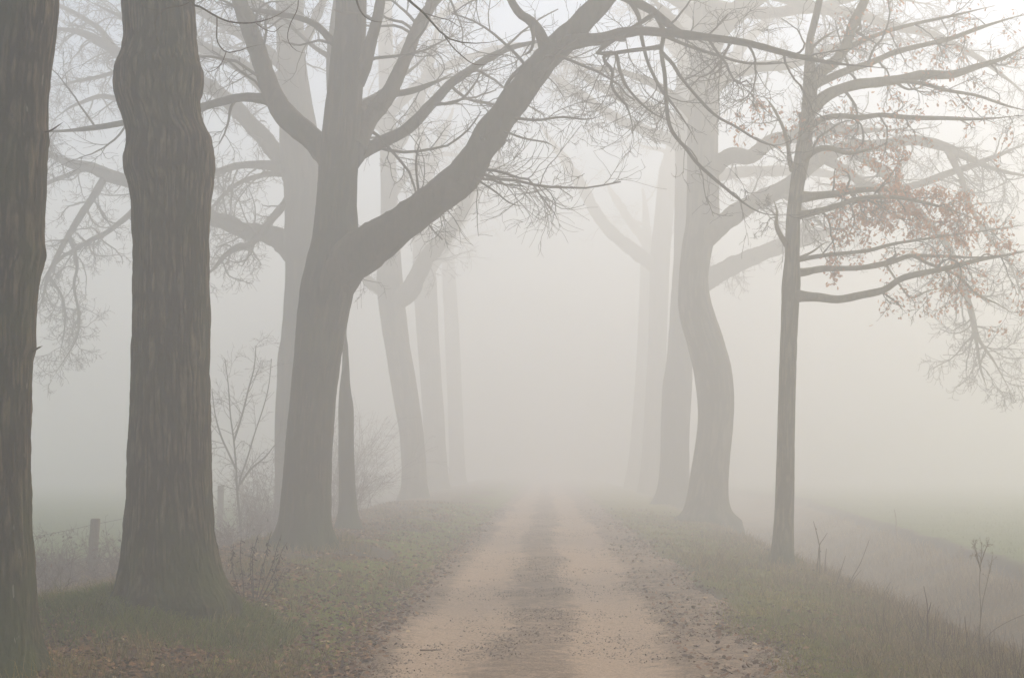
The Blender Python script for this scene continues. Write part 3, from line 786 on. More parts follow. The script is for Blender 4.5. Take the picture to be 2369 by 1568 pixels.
t.crown_above(4, (4, 6), 0.6, side=.3, levels=2)

t = Tree('bare_tree', 'pale ghostly trunk beside the track, fourth along the right side', 'tree', (1498, 1136),
         [(0, 1545, 1580), (200, 1538, 1576), (300, 1534, 1572), (400, 1524, 1566), (500, 1514, 1558), (600, 1504, 1550), (700, 1502, 1546), (800, 1499, 1542), (900, 1494, 1538), (1000, 1488, 1532), (1080, 1482, 1527), (1136, 1474, 1528)],
         M['bark_pale'], top=22, bark_amp=0.02, ridge=.7, n=48, rowstep=0.1, depth=86, seed=12)
t.limb([(1520, 620), (1480, 590), (1425, 547), (1385, 501), (1358, 455), (1335, 416), (1310, 375), (1285, 341), (1250, 290), (1220, 230)], (34, 30, 27, 25, 22, 16), (0, -1.5), 0.35, reach=1.4, levels=2)
t.limb([(1545, 350), (1510, 300), (1480, 230), (1440, 150)], (30, 24, 14), (0, -2), 1.0, reach=1.4, levels=2)
t.crown_above(4, (4, 6), 1.0, levels=2)

t = Tree('bare_tree', 'last ghost of a trunk on the right before the track vanishes', 'tree', (1462, 1116),
         [(100, 1500, 1524), (400, 1490, 1520), (600, 1482, 1512), (800, 1474, 1504), (950, 1464, 1496), (1060, 1454, 1488), (1116, 1444, 1488)],
         M['bark_pale'], top=22, bark_amp=0.02, ridge=.7, n=40, rowstep=0.15, depth=106, seed=13)
t.limb([(1495, 560), (1450, 500), (1400, 420), (1370, 330)], (24, 18, 10), (0, -3), 1.0, reach=1.5, levels=2)
t.crown_above(3, (4, 6), 1.0, levels=2)

# ---- unseen trees added beside and behind the camera to shade near ground and air
def off_tree(x, y, w_=0.85):
    z = float(gh(x, y))
    v_ = RM.T @ (np.array([x, y, z]) - CAM)
    k_ = F / -v_[2]
    bx, by = CXP + v_[0] * k_, CYP - v_[1] * k_
    h_ = w_ / 2 * k_
    t_ = Tree('bare_tree', 'tall broad-crowned bare tree outside the frame, added beside or behind the viewpoint for shade', 'tree', (bx, by),
              [(by - 9.0 * k_, bx - h_ * .8, bx + h_ * .8), (by - 4 * k_, bx - h_, bx + h_), (by, bx - h_ * 1.3, bx + h_ * 1.3)],
              M['bark_smooth'], top=17.5, bark_amp=0.02, ridge=1.4, n=48, rowstep=0.15, seed=21, depth=y)
    t_.crown_above(15, (5.0, 7.5), 1.5, fine=0.9, zmin=8.5, droop=0.05)
    return t_

def copy_tree(root, x, y, rz):
    c_ = root.copy(); COL.objects.link(c_)
    c_.location = (x, y, float(gh(x, y))); c_.rotation_euler = (0, 0, rz)
    for ch in list(root.children):
        d_ = ch.copy(); COL.objects.link(d_); d_.parent = c_
        for g_ in ch.children:
            e_ = g_.copy(); COL.objects.link(e_); e_.parent = d_

OT = off_tree(4.75, 11.0)
copy_tree(OT.root, -3.8, 1.5, 4.0)
copy_tree(OT.root, 4.6, 0.0, 1.2)
copy_tree(OT.root, -11.0, 2.0, 5.2)

# ------------------------------------------------------------------ ground cover zones (what grows where)
def rb_(y): return 4.0 + 0.025 * (np.clip(y, -40, 90) - 24)
def xe_(y): return 8.1 + 0.10 * (np.clip(y, 0, 70) - 24)
def lb_(y): return -4.5 - 0.02 * (np.clip(y, -40, 90) - 12)

def z_green(x, y):
    n = fbm(x * 0.9, y * 0.42, s=40, o=4)
    left = sst(-1.42, -1.80, x + 0.5 * (n - .5)) * sst(-4.2, -2.7, x) * sst(.40, .52, n + 0.30 * np.exp(-((x + 2.0 + 0.25 * sst(16, 10, y)) / .42) ** 2) - 0.10 * sst(14.0, 10.5, y) * sst(-2.0, -2.8, x))
    right = sst(1.65, 2.25, x + 0.9 * (n - .5)) * (1 - sst(-0.5, 0.3, x - rb_(y) + 0.5 * (n - .5)))
    return np.clip(left + right, 0, 1)

def z_dry(x, y):
    n = fbm(x * 0.8, y * 0.6, s=50, o=3)
    r = sst(-1.5, -0.1, x - rb_(y)) * (1 - sst(-0.3, 0.2, x - xe_(y)))
    l = sst(-3.2, -4.2, x) * sst(-14, -6, x)
    return np.clip((r + 0.6 * l) * (0.45 + 0.9 * n), 0, 1)

def z_field(x, y):
    return np.clip(sst(-0.25, 0.25, x - xe_(y) + 0.5 * (fbm(x, y, s=70, o=2) - .5)) + sst(2.8, 4.5, lb_(y) - x), 0, 1)

def z_mud(x, y):
    n = fbm(x * 1.2, y * 0.8, s=72, o=3)
    lip = np.exp(-((x - xe_(y) + 0.35 * (fbm(y * 0.5, 0 * y, s=71, o=3) - .5) + 0.10) / 0.22) ** 2)
    floor = np.exp(-((x - rb_(y) - 1.75) / 0.55) ** 2)
    return np.clip(lip + floor * sst(.3, .6, n + .12), 0, 1)

def z_litter(x, y):
    n = fbm(x * 1.1, y * 0.6, s=60, o=4)
    l = sst(-1.25, -1.7, x) * sst(-7.5, -4.5, x) * np.clip(sst(.40, .56, n + 0.10) + sst(14.0, 10.5, y) * sst(-1.9, -2.7, x), 0, 1)
    r = sst(1.4, 1.8, x) * (1 - sst(3.6, 5.0, x)) * sst(.52, .66, n) * 0.6
    return np.clip(l + r, 0, 1) * (1 - 0.6 * z_green(x, y))

def grid_mesh(xs, ys, dz=0.0):
    X, Y = np.meshgrid(xs, ys)
    Z = gh(X, Y) + dz
    V = np.stack([X, Y, Z], -1).reshape(-1, 3)
    nx, ny = len(xs), len(ys)
    i = np.arange(ny - 1)[:, None] * nx; j = np.arange(nx - 1)[None]
    q = np.stack([i + j, i + j + 1, i + nx + j + 1, i + nx + j], -1).reshape(-1, 4)
    return V, q

def grow_axis(a, b, s0, k):
    v = [a]
    while v[-1] < b: v.append(v[-1] + max(s0, k * abs(v[-1])))
    return np.array(v)

xs = np.concatenate([-np.geomspace(10.2, 290, 26)[::-1], np.arange(-10, 12.5, 0.075), np.geomspace(12.8, 290, 26)])
ys = np.concatenate([np.linspace(-60, 6.5, 40), grow_axis(7, 75, 0.05, 0.0055), np.geomspace(77, 480, 40)])
V, q = grid_mesh(xs, ys)
x_, y_ = V[:, 0], V[:, 1]
k = NB('verge ground')
v = k.coord((1, 1, 1))
nf = k.noise(v, 14, 5, 0.7)
nm = k.noise(v, 2.3, 4, 0.6)
ng = k.noise(v, 55, 3, 0.7)
soil = k.ramp(ng, [(0.3, (0.050, 0.036, 0.026)), (0.7, (0.115, 0.082, 0.058))])
lit = k.ramp(nf, [(0.28, (0.055, 0.036, 0.024)), (0.5, (0.140, 0.082, 0.050)), (0.75, (0.230, 0.140, 0.086))])
grn = k.ramp(nf, [(0.25, (0.065, 0.072, 0.018)), (0.55, (0.160, 0.175, 0.042)), (0.8, (0.230, 0.235, 0.070))])
dry = k.ramp(k.math('ADD', k.math('MULTIPLY', nf, 0.6), k.math('MULTIPLY', k.noise(v, 0.9, 4, 0.6), 0.4)), [(0.36, (0.085, 0.058, 0.034)), (0.5, (0.180, 0.124, 0.070)), (0.64, (0.290, 0.205, 0.118))])
fld = k.ramp(nm, [(0.3, (0.120, 0.155, 0.055)), (0.7, (0.165, 0.200, 0.080))])
c = k.mix(k.attr('litter'), soil, lit)
c = k.mix(k.attr('dry'), c, dry)
c = k.mix(k.attr('green'), c, grn)
c = k.mix(k.attr('field'), c, fld)
c = k.mix(k.attr('mud'), c, (0.055, 0.038, 0.028))
spx = k.new('ShaderNodeSeparateXYZ'); tcx = k.new('ShaderNodeTexCoord'); k.lk(tcx.outputs['Object'], spx.inputs[0])
c = k.mix(k.math('MULTIPLY', k.math('GREATER_THAN', spx.outputs[0], 1.0), k.math('MULTIPLY', k.attr('green'), 0.55)), c, (0.23, 0.185, 0.075))
k.color(c)
k.bump(k.math('ADD', nf, k.math('MULTIPLY', ng, 0.5)), 0.8, 0.06)
g = link('ground', make_mesh('ground', V, [q], k.m, attrs={'litter': z_litter(x_, y_), 'green': z_green(x_, y_), 'dry': z_dry(x_, y_), 'field': z_field(x_, y_), 'mud': z_mud(x_, y_)}))
tag(g, kind='structure')

# ---- the track
ys = np.concatenate([np.linspace(-60, 6.8, 40), grow_axis(7, 60, 0.035, 0.0036), np.geomspace(60.5, 470, 90)])
u = np.linspace(0, 1, 150)
le = -1.62 + 0.36 * (fbm(ys * 0.9, ys * 0, s=80, o=4) - .5) * 2 * 0.6
re = 1.98 + 0.36 * (fbm(ys * 0.9, ys * 0, s=90, o=4) - .5) * 2 * 0.6
X = le[:, None] * (1 - u[None]) + re[:, None] * u[None]
Y = np.repeat(ys[:, None], len(u), 1)
edge = np.minimum(u, 1 - u)[None] * (re - le)[:, None]
lumpy = 0.018 * (fbm(X * 5, Y * 5, s=33, o=3) - .5) + 0.010 * (fbm(X * 17, Y * 17, s=35, o=2) - .5)
Z = gh(X, Y) + 0.014 + (0.004 - 0.014) * (1 - sst(0, 0.25, edge)) + lumpy * sst(0, 0.3, edge)
V = np.stack([X, Y, Z], -1).reshape(-1, 3)
nx, ny = len(u), len(ys)
i = np.arange(ny - 1)[:, None] * nx; j = np.arange(nx - 1)[None]
q = np.stack([i + j, i + j + 1, i + nx + j + 1, i + nx + j], -1).reshape(-1, 4)
wn_ = 0.30 * (fbm(X * 1.5, Y * 0.35, s=21, o=4) - .5) * 2
xx = X + wn_
sand = 0.12 + sst(-1.38, -1.02, xx) * (1 - sst(-0.62, -0.28, xx)) + sst(0.10, 0.42, xx) * (1 - sst(0.84, 1.22, xx))
k = NB('sandy track')
v = k.coord((1, 1, 1))
n1 = k.noise(v, 9, 5, 0.72)
n2 = k.noise(v, 42, 4, 0.72)
n3 = k.noise(k.coord((0.8, 1.6, 1)), 3.2, 4, 0.65)
sc_ = k.ramp(n2, [(0.30, (0.320, 0.243, 0.182)), (0.55, (0.490, 0.380, 0.292)), (0.8, (0.590, 0.470, 0.370))])
so_ = k.ramp(n2, [(0.30, (0.100, 0.074, 0.055)), (0.52, (0.250, 0.187, 0.140)), (0.75, (0.430, 0.335, 0.250))])
f = k.math('ADD', k.math('MULTIPLY', k.attr('sand'), 0.72), k.math('ADD', k.math('MULTIPLY', k.math('SUBTRACT', n1, 0.5), 1.6), k.math('MULTIPLY', k.math('SUBTRACT', n3, 0.5), 1.7)))
f = k.ramp(f, [(0.05, 0.0), (0.62, 1.0)])
c = k.mix(f, so_, sc_)
deb = k.ramp(k.noise(k.coord((1, 1, 1)), 26, 3, 0.8), [(0.60, 0.0), (0.66, 1.0)])
c = k.mix(k.math('MULTIPLY', deb, 0.6), c, (0.055, 0.040, 0.030))
k.color(c)
k.bump(k.math('ADD', n1, k.math('MULTIPLY', n2, 0.6)), 0.9, 0.035)
p = link('path', make_mesh('path', V, [q], k.m, attrs={'sand': sand.ravel()}))
tag(p, kind='structure')

# ------------------------------------------------------------------ grass, litter (uncountable)
def scatter(n, y0, y1, x0, x1, dens, power=1.7):
    """random ground points, thinning with distance, kept where dens(x,y) is high"""
    u = rng.random(n)
    a = 1 - power
    y = (y0 ** a + u * (y1 ** a - y0 ** a)) ** (1 / a)
    half_l, half_r = np.maximum(x0, -0.40 * y - 0.5), np.minimum(x1, 0.36 * y + 0.5)
    x = half_l + rng.random(n) * (half_r - half_l)
    keep = rng.random(n) < dens(x, y)
    x, y = x[keep], y[keep]
    return np.stack([x, y, gh(x, y)], -1)

def blades(pts, h, wdt, lean, flat=0.0):
    n = len(pts)
    hh = rng.uniform(h[0], h[1], n) * (0.6 + 0.8 * fbm(pts[:, 0] * 2.5, pts[:, 1] * 2.5, s=77, o=2))
    a = rng.random(n) * 2 * np.pi
    d = np.stack([np.cos(a), np.sin(a), 0 * a], -1)
    s = np.stack([-np.sin(a), np.cos(a), 0 * a], -1)
    b = rng.random(n) * 2 * np.pi
    s = np.stack([np.cos(b), np.sin(b), 0 * b], -1)
    ln = rng.uniform(lean[0], lean[1], n)[:, None]
    up = np.array([0, 0, 1.0])
    wd = wdt * rng.uniform(.6, 1.3, n)[:, None] * (0.6 + 0.035 * pts[:, 1:2])
    base = pts - up * 0.01
    mid = base + hh[:, None] * (0.55 * up + 0.35 * ln * d)
    tip = base + hh[:, None] * ((1.0 - 0.45 * ln) * up + 1.0 * ln * d)
    V = np.stack([base - s * wd / 2, base + s * wd / 2, mid + s * wd * .38, mid - s * wd * .38, tip], 1)
    b0 = (np.arange(n) * 5)[:, None]
    return V.reshape(-1, 3), [b0 + np.array([0, 1, 2, 3]), b0 + np.array([3, 2, 4])]

def stuff(name, V, f, stops, smooth=False, patch=None):
    k = NB(name + ' colour')
    c_ = k.ramp(k.rand(), stops)
    if patch:
        pn = k.ramp(k.noise(k.coord((0.8, 0.55, 0.8)), 1.6, 4, 0.65), [(0.42, 0.0), (0.60, 0.75)])
        c_ = k.mix(pn, c_, patch)
    k.color(c_)
    o = link(name, make_mesh(name, V, f, k.m, smooth))
    tag(o, kind='stuff')
    return o

off_path = lambda x, y: ((x < -1.5) | (x > 1.75)).astype(float)
P = scatter(250000, 8.5, 48, -9, 1.2, lambda x, y: z_green(x, y) * (1 - z_field(x, y)))
V, f = blades(P, (0.025, 0.075), 0.0045, (0.2, 0.9))
tag(stuff('grass', V, f, [(0.0, (0.120, 0.140, 0.022)), (0.5, (0.275, 0.300, 0.050)), (0.85, (0.330, 0.345, 0.095)), (1.0, (0.420, 0.350, 0.150))], patch=(0.215, 0.150, 0.075)),
    'short green grass growing in a strip on the left verge', 'grass')
P = scatter(250000, 8.5, 48, 1.2, 9, lambda x, y: z_green(x, y) * (1 - z_field(x, y)))
V, f = blades(P, (0.03, 0.10), 0.0045, (0.3, 1.0))
tag(stuff('grass', V, f, [(0.0, (0.120, 0.108, 0.030)), (0.5, (0.250, 0.222, 0.065)), (0.85, (0.360, 0.310, 0.105)), (1.0, (0.480, 0.390, 0.190))], patch=(0.150, 0.165, 0.045)),
    'short yellowing grass covering the right verge', 'grass')
# bent tufts
def tufts(n, y0, y1, x0, x1, dens, per, h, spread, stops, label):
    c = scatter(n, y0, y1, x0, x1, dens)
    m = len(c)
    P = np.repeat(c, per, axis=0)
    P[:, :2] += rng.normal(0, spread, (len(P), 2))
    P[:, 2] = gh(P[:, 0], P[:, 1])
    sc = np.repeat(rng.uniform(.5, 1.3, m), per)
    V, f = blades(P, h, 0.0045, (0.3, 1.2))
    V = (V.reshape(-1, 5, 3) - P[:, None]) * sc[:, None, None] + P[:, None]
    tag(stuff('grass_tufts', V.reshape(-1, 3), f, stops), label, 'grass tufts')
tufts(1500, 8.5, 40, -6.5, -1.7, lambda x, y: 0.05 + 0.75 * sst(.5, .65, fbm(x * .7, y * .5, s=101, o=3)), 34, (0.08, 0.26), 0.045,
      [(0.0, (0.080, 0.075, 0.024)), (0.5, (0.170, 0.140, 0.060)), (1.0, (0.340, 0.250, 0.140))], 'bent tufts of longer half-dead grass on the left verge')
tufts(1900, 8.5, 40, 2.1, 6.0, lambda x, y: 0.10 + 0.75 * sst(.5, .65, fbm(x * .7, y * .5, s=103, o=3)), 34, (0.08, 0.24), 0.045,
      [(0.0, (0.110, 0.085, 0.035)), (0.5, (0.220, 0.165, 0.080)), (1.0, (0.400, 0.300, 0.170))], 'bent tufts of longer tan grass on the right verge')
P = np.vstack([scatter(150000, 8.5, 45, -9, 12, lambda x, y: z_dry(x, y) * (1 - z_field(x, y)) * (1 - 0.8 * z_litter(x, y)) * (1 - 0.85 * z_mud(x, y)))])
V, f = blades(P, (0.05, 0.19), 0.0042, (0.2, 1.0))
P3 = scatter(130000, 12, 55, 3.5, 14, lambda x, y: sst(0.2, 0.7, x - rb_(y)) * (1 - sst(-0.3, 0.0, x - xe_(y))) * (1 - 0.8 * z_mud(x, y)) * sst(.36, .60, fbm(x * 1.3, y * 0.9, s=111, o=3)), 1.3)
V3, f3 = blades(P3, (0.10, 0.36), 0.0055, (0.2, 1.0))
P2 = scatter(40000, 8.5, 40, 2.0, 8, lambda x, y: np.exp(-((x - rb_(y) + 0.15) / 0.55) ** 2) * sst(.35, .6, fbm(x * .8, y * .8, s=91, o=2)))
V2, f2 = blades(P2, (0.08, 0.24), 0.0042, (0.2, 0.9))
f = [np.vstack([f[0], f2[0] + len(V), f3[0] + len(V) + len(V2)]), np.vstack([f[1], f2[1] + len(V), f3[1] + len(V) + len(V2)])]
tag(stuff('dry_grass', np.vstack([V, V2, V3]), f, [(0.0, (0.110, 0.074, 0.045)), (0.4, (0.210, 0.146, 0.082)), (0.8, (0.360, 0.262, 0.150)), (1.0, (0.480, 0.385, 0.235))], patch=(0.200, 0.135, 0.075)),
    'tan dry grass on the verge brows and ditch banks', 'dry grass')
# field stubble grass
P = scatter(70000, 14, 60, -22, 26, lambda x, y: z_field(x, y) * (1 - z_mud(x, y)), 1.4)
V, f = blades(P, (0.03, 0.08), 0.006, (0.1, 0.7))
tag(stuff('field_grass', V, f, [(0.0, (0.100, 0.130, 0.040)), (1.0, (0.190, 0.225, 0.085))]), 'low green grass of the open fields beyond the ditches', 'grass')
# moss and long grass draped over the mound
mc = L1.base[:2] + np.array([0.03, -0.1])
n = 15000
a = rng.random(n) * 2 * np.pi; r = np.minimum(np.abs(rng.normal(0, .42, n)), 0.95) + 0.42
x = mc[0] + np.cos(a) * r * 1.15; y = mc[1] + np.sin(a) * r
x = np.concatenate([x, rng.normal(-4.15, .36, 3000)]); y = np.concatenate([y, rng.normal(11.5, .28, 3000)])
x, y = x[x < -2.1], y[x < -2.1]
P = np.stack([x, y, gh(x, y)], -1)
V, f = blades(P, (0.08, 0.24), 0.0048, (0.6, 1.3))
tag(stuff('mossy_grass', V, f, [(0.0, (0.060, 0.075, 0.012)), (0.6, (0.150, 0.175, 0.030)), (0.9, (0.170, 0.165, 0.050)), (1.0, (0.28, 0.220, 0.110))]),
    'mossy long grass draped over the mound of the burled trunk', 'mossy grass')

# longer grass gathered round the feet of the nearer trunks
ring = []
for t_, r_ in ((L0, .46), (L2, .55), (R1, .17), (R2, .62)):
    n_ = 900 if t_ is not R1 else 420
    a_ = rng.random(n_) * 2 * np.pi; q_ = r_ + np.abs(rng.normal(0, .16, n_))
    x, y = t_.base[0] + np.cos(a_) * q_, t_.base[1] + np.sin(a_) * q_
    ring.append(np.stack([x, y, gh(x, y)], -1))
V, f = blades(np.vstack(ring), (0.08, 0.26), 0.0048, (0.2, 1.0))
tag(stuff('grass_tufts', V, f, [(0.0, (0.080, 0.080, 0.020)), (0.5, (0.190, 0.160, 0.060)), (1.0, (0.350, 0.260, 0.140))]),
    'longer half-dead grass gathered round the feet of the trunks', 'grass tufts')

def litter_mesh(pts, size, fold=0.35, lift=0.022):
    n = len(pts)
    o = np.array([[-.5, 0], [-.22, .28], [.18, .24], [.5, 0], [.18, -.24], [-.22, -.28]])
    s = rng.uniform(size[0], size[1], n)[:, None] * (0.75 + 0.012 * pts[:, 1:2])
    nn = norm(rng.normal(size=(n, 3)) * np.array([.45, .45, 0.0]) + np.array([0, 0, 1.0]))
    u = norm(np.cross(nn, rng.normal(size=(n, 3))))
    w_ = np.cross(nn, u)
    curl = rng.uniform(-.2, .9, n)[:, None, None] * fold
    V = pts[:, None, :] + s[:, None] * (o[None, :, 0:1] * u[:, None] + o[None, :, 1:2] * w_[:, None] + curl * (np.abs(o[None, :, 1:2]) * 1.8 + o[None, :, 0:1] ** 2) * nn[:, None])
    V[:, :, 2] += lift
    b0 = (np.arange(n) * 6)[:, None]
    return V.reshape(-1, 3), [b0 + np.array([0, 1, 5]), b0 + np.array([1, 2, 4, 5]), b0 + np.array([2, 3, 4])]

P = scatter(150000, 8.5, 50, -8, 5.5, lambda x, y: np.clip(z_litter(x, y) + 0.09 * off_path(x, y) + 0.10 * (x > 1.1) * (x < 2.0), 0, 1))
V, f = litter_mesh(P, (0.025, 0.085))
tag(stuff('leaf_litter', V, f, [(0.0, (0.050, 0.030, 0.020)), (0.4, (0.130, 0.070, 0.042)), (0.8, (0.230, 0.128, 0.072)), (0.95, (0.340, 0.210, 0.125)), (1.0, (0.50, 0.40, 0.27))]),
    'brown fallen leaves scattered over the verges', 'leaf litter')
def d_track(x, y):
    s_ = sst(-1.38, -1.02, x) * (1 - sst(-0.62, -0.28, x)) + sst(0.10, 0.42, x) * (1 - sst(0.84, 1.22, x))
    return np.clip((1 - 0.66 * s_) * sst(.38, .62, fbm(x * 1.4, y * 1.0, s=55, o=3)), 0, 1) * (np.abs(x - .18) < 2.0)
P = scatter(120000, 8.5, 45, -1.9, 2.3, d_track)
V, f = litter_mesh(P, (0.006, 0.032), 0.15, 0.015)
tag(stuff('track_debris', V, f, [(0.0, (0.075, 0.054, 0.040)), (0.6, (0.150, 0.110, 0.080)), (1.0, (0.270, 0.200, 0.145))]),
    'dark crumbs of leaf and twig strewn on the sandy track', 'leaf debris')

# ------------------------------------------------------------------ brambles, shrubs, weeds
def tubes_obj(name, sets, mat, base, parent):
    Vs, Fs, off = [], [], 0
    for P, R, S in sets:
        v, f = tubes(P, R, S); Vs.append(v - base); Fs.append(f + off); off += len(v)
    return link(name, make_mesh(name, np.vstack(Vs), [np.vstack(Fs)], mat), parent)

k = NB('bramble cane'); k.color(k.ramp(k.rand(), [(0, (0.075, 0.045, 0.045)), (1, (0.140, 0.085, 0.075))])); M['cane'] = k.m
k = NB('bramble leaf'); k.color(k.ramp(k.rand(), [(0, (0.060, 0.048, 0.030)), (.6, (0.110, 0.070, 0.055)), (1, (0.17, 0.095, 0.070))])); M['cane_leaf'] = k.m
k = NB('dead stalk'); k.color(k.ramp(k.rand(), [(0, (0.070, 0.044, 0.030)), (1, (0.170, 0.110, 0.072))])); M['stalk'] = k.m
k = NB('dead weed stalk'); k.color(k.ramp(k.rand(), [(0, (0.040, 0.028, 0.022)), (1, (0.085, 0.058, 0.042))])); M['weed'] = k.m
k = NB('pale stalk'); k.color((k.ramp(k.rand(), [(0, (0.18, 0.14, 0.10)), (1, (0.27, 0.22, 0.16))]))); M['pale_stalk'] = k.m

def bush(x, y, rad, h, label, canes=70, upright=0.6, leaves=160, group='shrubs along the left field edge', rm=1.0):
    z = float(gh(x, y))
    base = np.array([x, y, z])
    root = empty('bramble_bush', base, label, 'bush', group)
    st = np.column_stack([x + rng.normal(0, rad * .45, canes), y + rng.normal(0, rad * .45, canes)])
    P = np.zeros((canes, 12, 3)); P[:, 0] = np.column_stack([st, gh(st[:, 0], st[:, 1])])
    a = rng.random(canes) * 2 * np.pi
    d = norm(np.column_stack([np.cos(a) * (1 - upright), np.sin(a) * (1 - upright), np.full(canes, 0.9)]) + rng.normal(size=(canes, 3)) * .2)
    ln = h * rng.uniform(.7, 1.5, canes)[:, None]
    for q_ in range(1, 12):
        d = norm(d + rng.normal(size=(canes, 3)) * .10 + np.array([0, 0, -.14]) * (1 - upright) * 1.6)
        P[:, q_] = P[:, q_ - 1] + d * ln / 11
    P[:, :, 2] = np.maximum(P[:, :, 2], gh(P[:, :, 0], P[:, :, 1]) - .01)
    r = max(0.0035, 0.00014 * y) * rm
    R = r * np.linspace(1.3, .6, 12)[None] * np.ones((canes, 1))
    P1, R1 = grow(aslist(P, R), canes * 7, (h * .2, h * .6), .8, .006, r * .7, 6, (25, 65), .22, .04)
    P2, R2 = grow(aslist(P1, R1), canes * 14, (h * .07, h * .25), .8, .004, r * .55, 4, (25, 65), .22, .02)
    tubes_obj('canes', [(P, R, 4), (P1, R1, 3), (P2, R2, 3)], M['cane'], base, root)
    if leaves:
        tips = P2[rng.integers(0, len(P2), leaves), -1]
        link('leaves', leaf_mesh('leaves', tips, (.03, .07), 'cane_leaf', base), root)

bush(-6.6, 17.6, .7, .55, 'low purplish bramble between the left-edge trunk and the burled trunk', 80)
bush(-7.4, 21.3, .8, .60, 'purplish bramble tangle in front of the near fence post', 90)
bush(-8.6, 22.6, .8, .50, 'low bramble under the sagging wire beside the left-edge trunk', 70)
bush(-6.2, 21.6, .7, .62, 'bramble with a few orange leaves at the left flank of the burled trunk', 80)
bush(-5.7, 24.5, .7, .55, 'brownish bramble just right of the burled trunk', 70)
bush(-7.2, 36.5, 1.0, 1.7, 'tall pinkish bare shrub between far fence post and hidden pale trunk', 70, .8, 160)
bush(-6.4, 31.0, .8, .9, 'pinkish low shrub around the foot of the bare sapling', 80, .7, 160)
bush(-7.1, 47.0, 1.2, 2.6, 'hazy pink shrub between the slim bent trunk and leaning hazy trunk', 60, .8, 120)
bush(-5.2, 36.5, .5, 1.1, 'wispy upright shrub right beside the slim bent trunk', 40, .85, 20)
bush(-8.3, 58.0, 1.4, 3.0, 'barely visible shrub mass left of the leaning hazy trunk', 90, .8, 200)
bush(-4.7, 12.4, .35, .42, 'thin twiggy scrub at the foot of the left-edge trunk', 26, .8, 10, rm=.8)

# bare sapling on the left
def px_path(pts, Y, wpx, m=30, dd=0.0, gy=None):
    P, R = [], []
    for i_, (a_, b_) in enumerate(pts):
        u_ = i_ / max(1, len(pts) - 1)
        q_, t_ = at(a_, b_, Y + dd * u_)
        P.append(q_); R.append(np.interp(u_, np.linspace(0, 1, len(wpx)), wpx) / 2 / F * t_)
    c_ = smooth_path(np.column_stack([np.array(P), np.array(R)]), m)
    return c_[:, :3], np.maximum(c_[:, 3], .0012)

Yb = 31.5
zb = float(gh(at(556, 1222, Yb)[0][0], Yb))
b0 = np.array([at(556, 1222, Yb)[0][0], Yb, zb])
rt = empty('sapling', b0, 'bare thin sapling with fine spreading twigs left of the pale hidden trunk', 'sapling')
main = px_path([(558, 1245), (555, 1200), (549, 1140), (546, 1080), (541, 1020), (533, 960), (528, 890), (520, 830)], Yb, (7, 5, 3.5, 2))
br = [px_path([(549, 1140), (558, 1100), (572, 1060), (590, 1000), (610, 940), (622, 890), (628, 830)], Yb, (4.5, 3, 2), dd=.8),
      px_path([(546, 1085), (530, 1050), (512, 1010), (498, 960), (490, 900)], Yb, (5, 4, 2), dd=-.6),
      px_path([(555, 1120), (580, 1085), (612, 1058), (635, 1030)], Yb, (5, 4, 2), dd=.4),
      px_path([(541, 1020), (560, 960), (575, 900), (588, 850), (592, 800)], Yb, (5, 4, 2), dd=.5)]
allp = [main] + br
for (pp, rr) in allp:
    v, f = tubes(pp[None], rr[None], 6)
    link('stem', make_mesh('stem', v - b0, [f], M['twig']), rt)
link('twigs', twig_mesh('twigs', allp, Yb * .6, 1.5, .55, .0, .10, .8, base=b0), rt)

# dead weed clump beside the burled trunk
def weed(name, label, stems, Yw, mat, wpx=(3.2, 2.2, 1.2), leaves=0, leaf_from=.35, leafsize=(.03, .06), seeds=None, cat='weed', group='dead weeds on the verges', leafmat='stalk'):
    P0 = at(stems[0][0][0], stems[0][0][1], Yw)[0]
    b_ = np.array([P0[0], Yw, float(gh(P0[0], Yw))])
    rt_ = empty(name, b_, label, cat, group)
    paths = []
    for i_, s_ in enumerate(stems):
        pp, rr = px_path(s_, Yw, [0.78 * w_ for w_ in wpx], 22, dd=rng.uniform(-.12, .12))
        g0 = float(gh(pp[0, 0], pp[0, 1]))
        if i_ == 0 or abs(pp[0, 2] - g0) < .45:
            pp = np.vstack([[pp[0, 0], pp[0, 1], min(g0, pp[0, 2]) - .03], pp]); rr = np.concatenate([rr[:1], rr])
        v_, f_ = tubes(pp[None], rr[None], 5)
        link('stalk', make_mesh('stalk', v_ - b_, [f_], M[mat]), rt_)
        paths.append((pp, rr))
    if leaves:
        pts = []
        for pp, rr in paths:
            n_ = leaves // len(paths)
            i_ = (leaf_from + (1 - leaf_from) * rng.random(n_)) * (len(pp) - 1)
            pts.append(pp[i_.astype(int)] + rng.normal(size=(n_, 3)) * .006)
        link('leaves', leaf_mesh('leaves', np.vstack(pts), leafsize, leafmat, b_, 0.5), rt_)
    for path_ in (paths if seeds else []):
        n_ = max(4, seeds // len(paths))
        P1, R1_ = grow([path_], n_, (.04, .12), .7, .0016, .0011, 5, (20, 60), .15, -.03, tmin=.78)
        P2, R2_ = grow(aslist(P1, R1_), n_ * 3, (.015, .04), .8, .0014, .0011, 3, (30, 70), .2, 0, tmin=.5)
        tubes_obj('seed_head', [(P1, R1_, 3), (P2, R2_, 3)], M['pale_stalk'], b_, rt_)

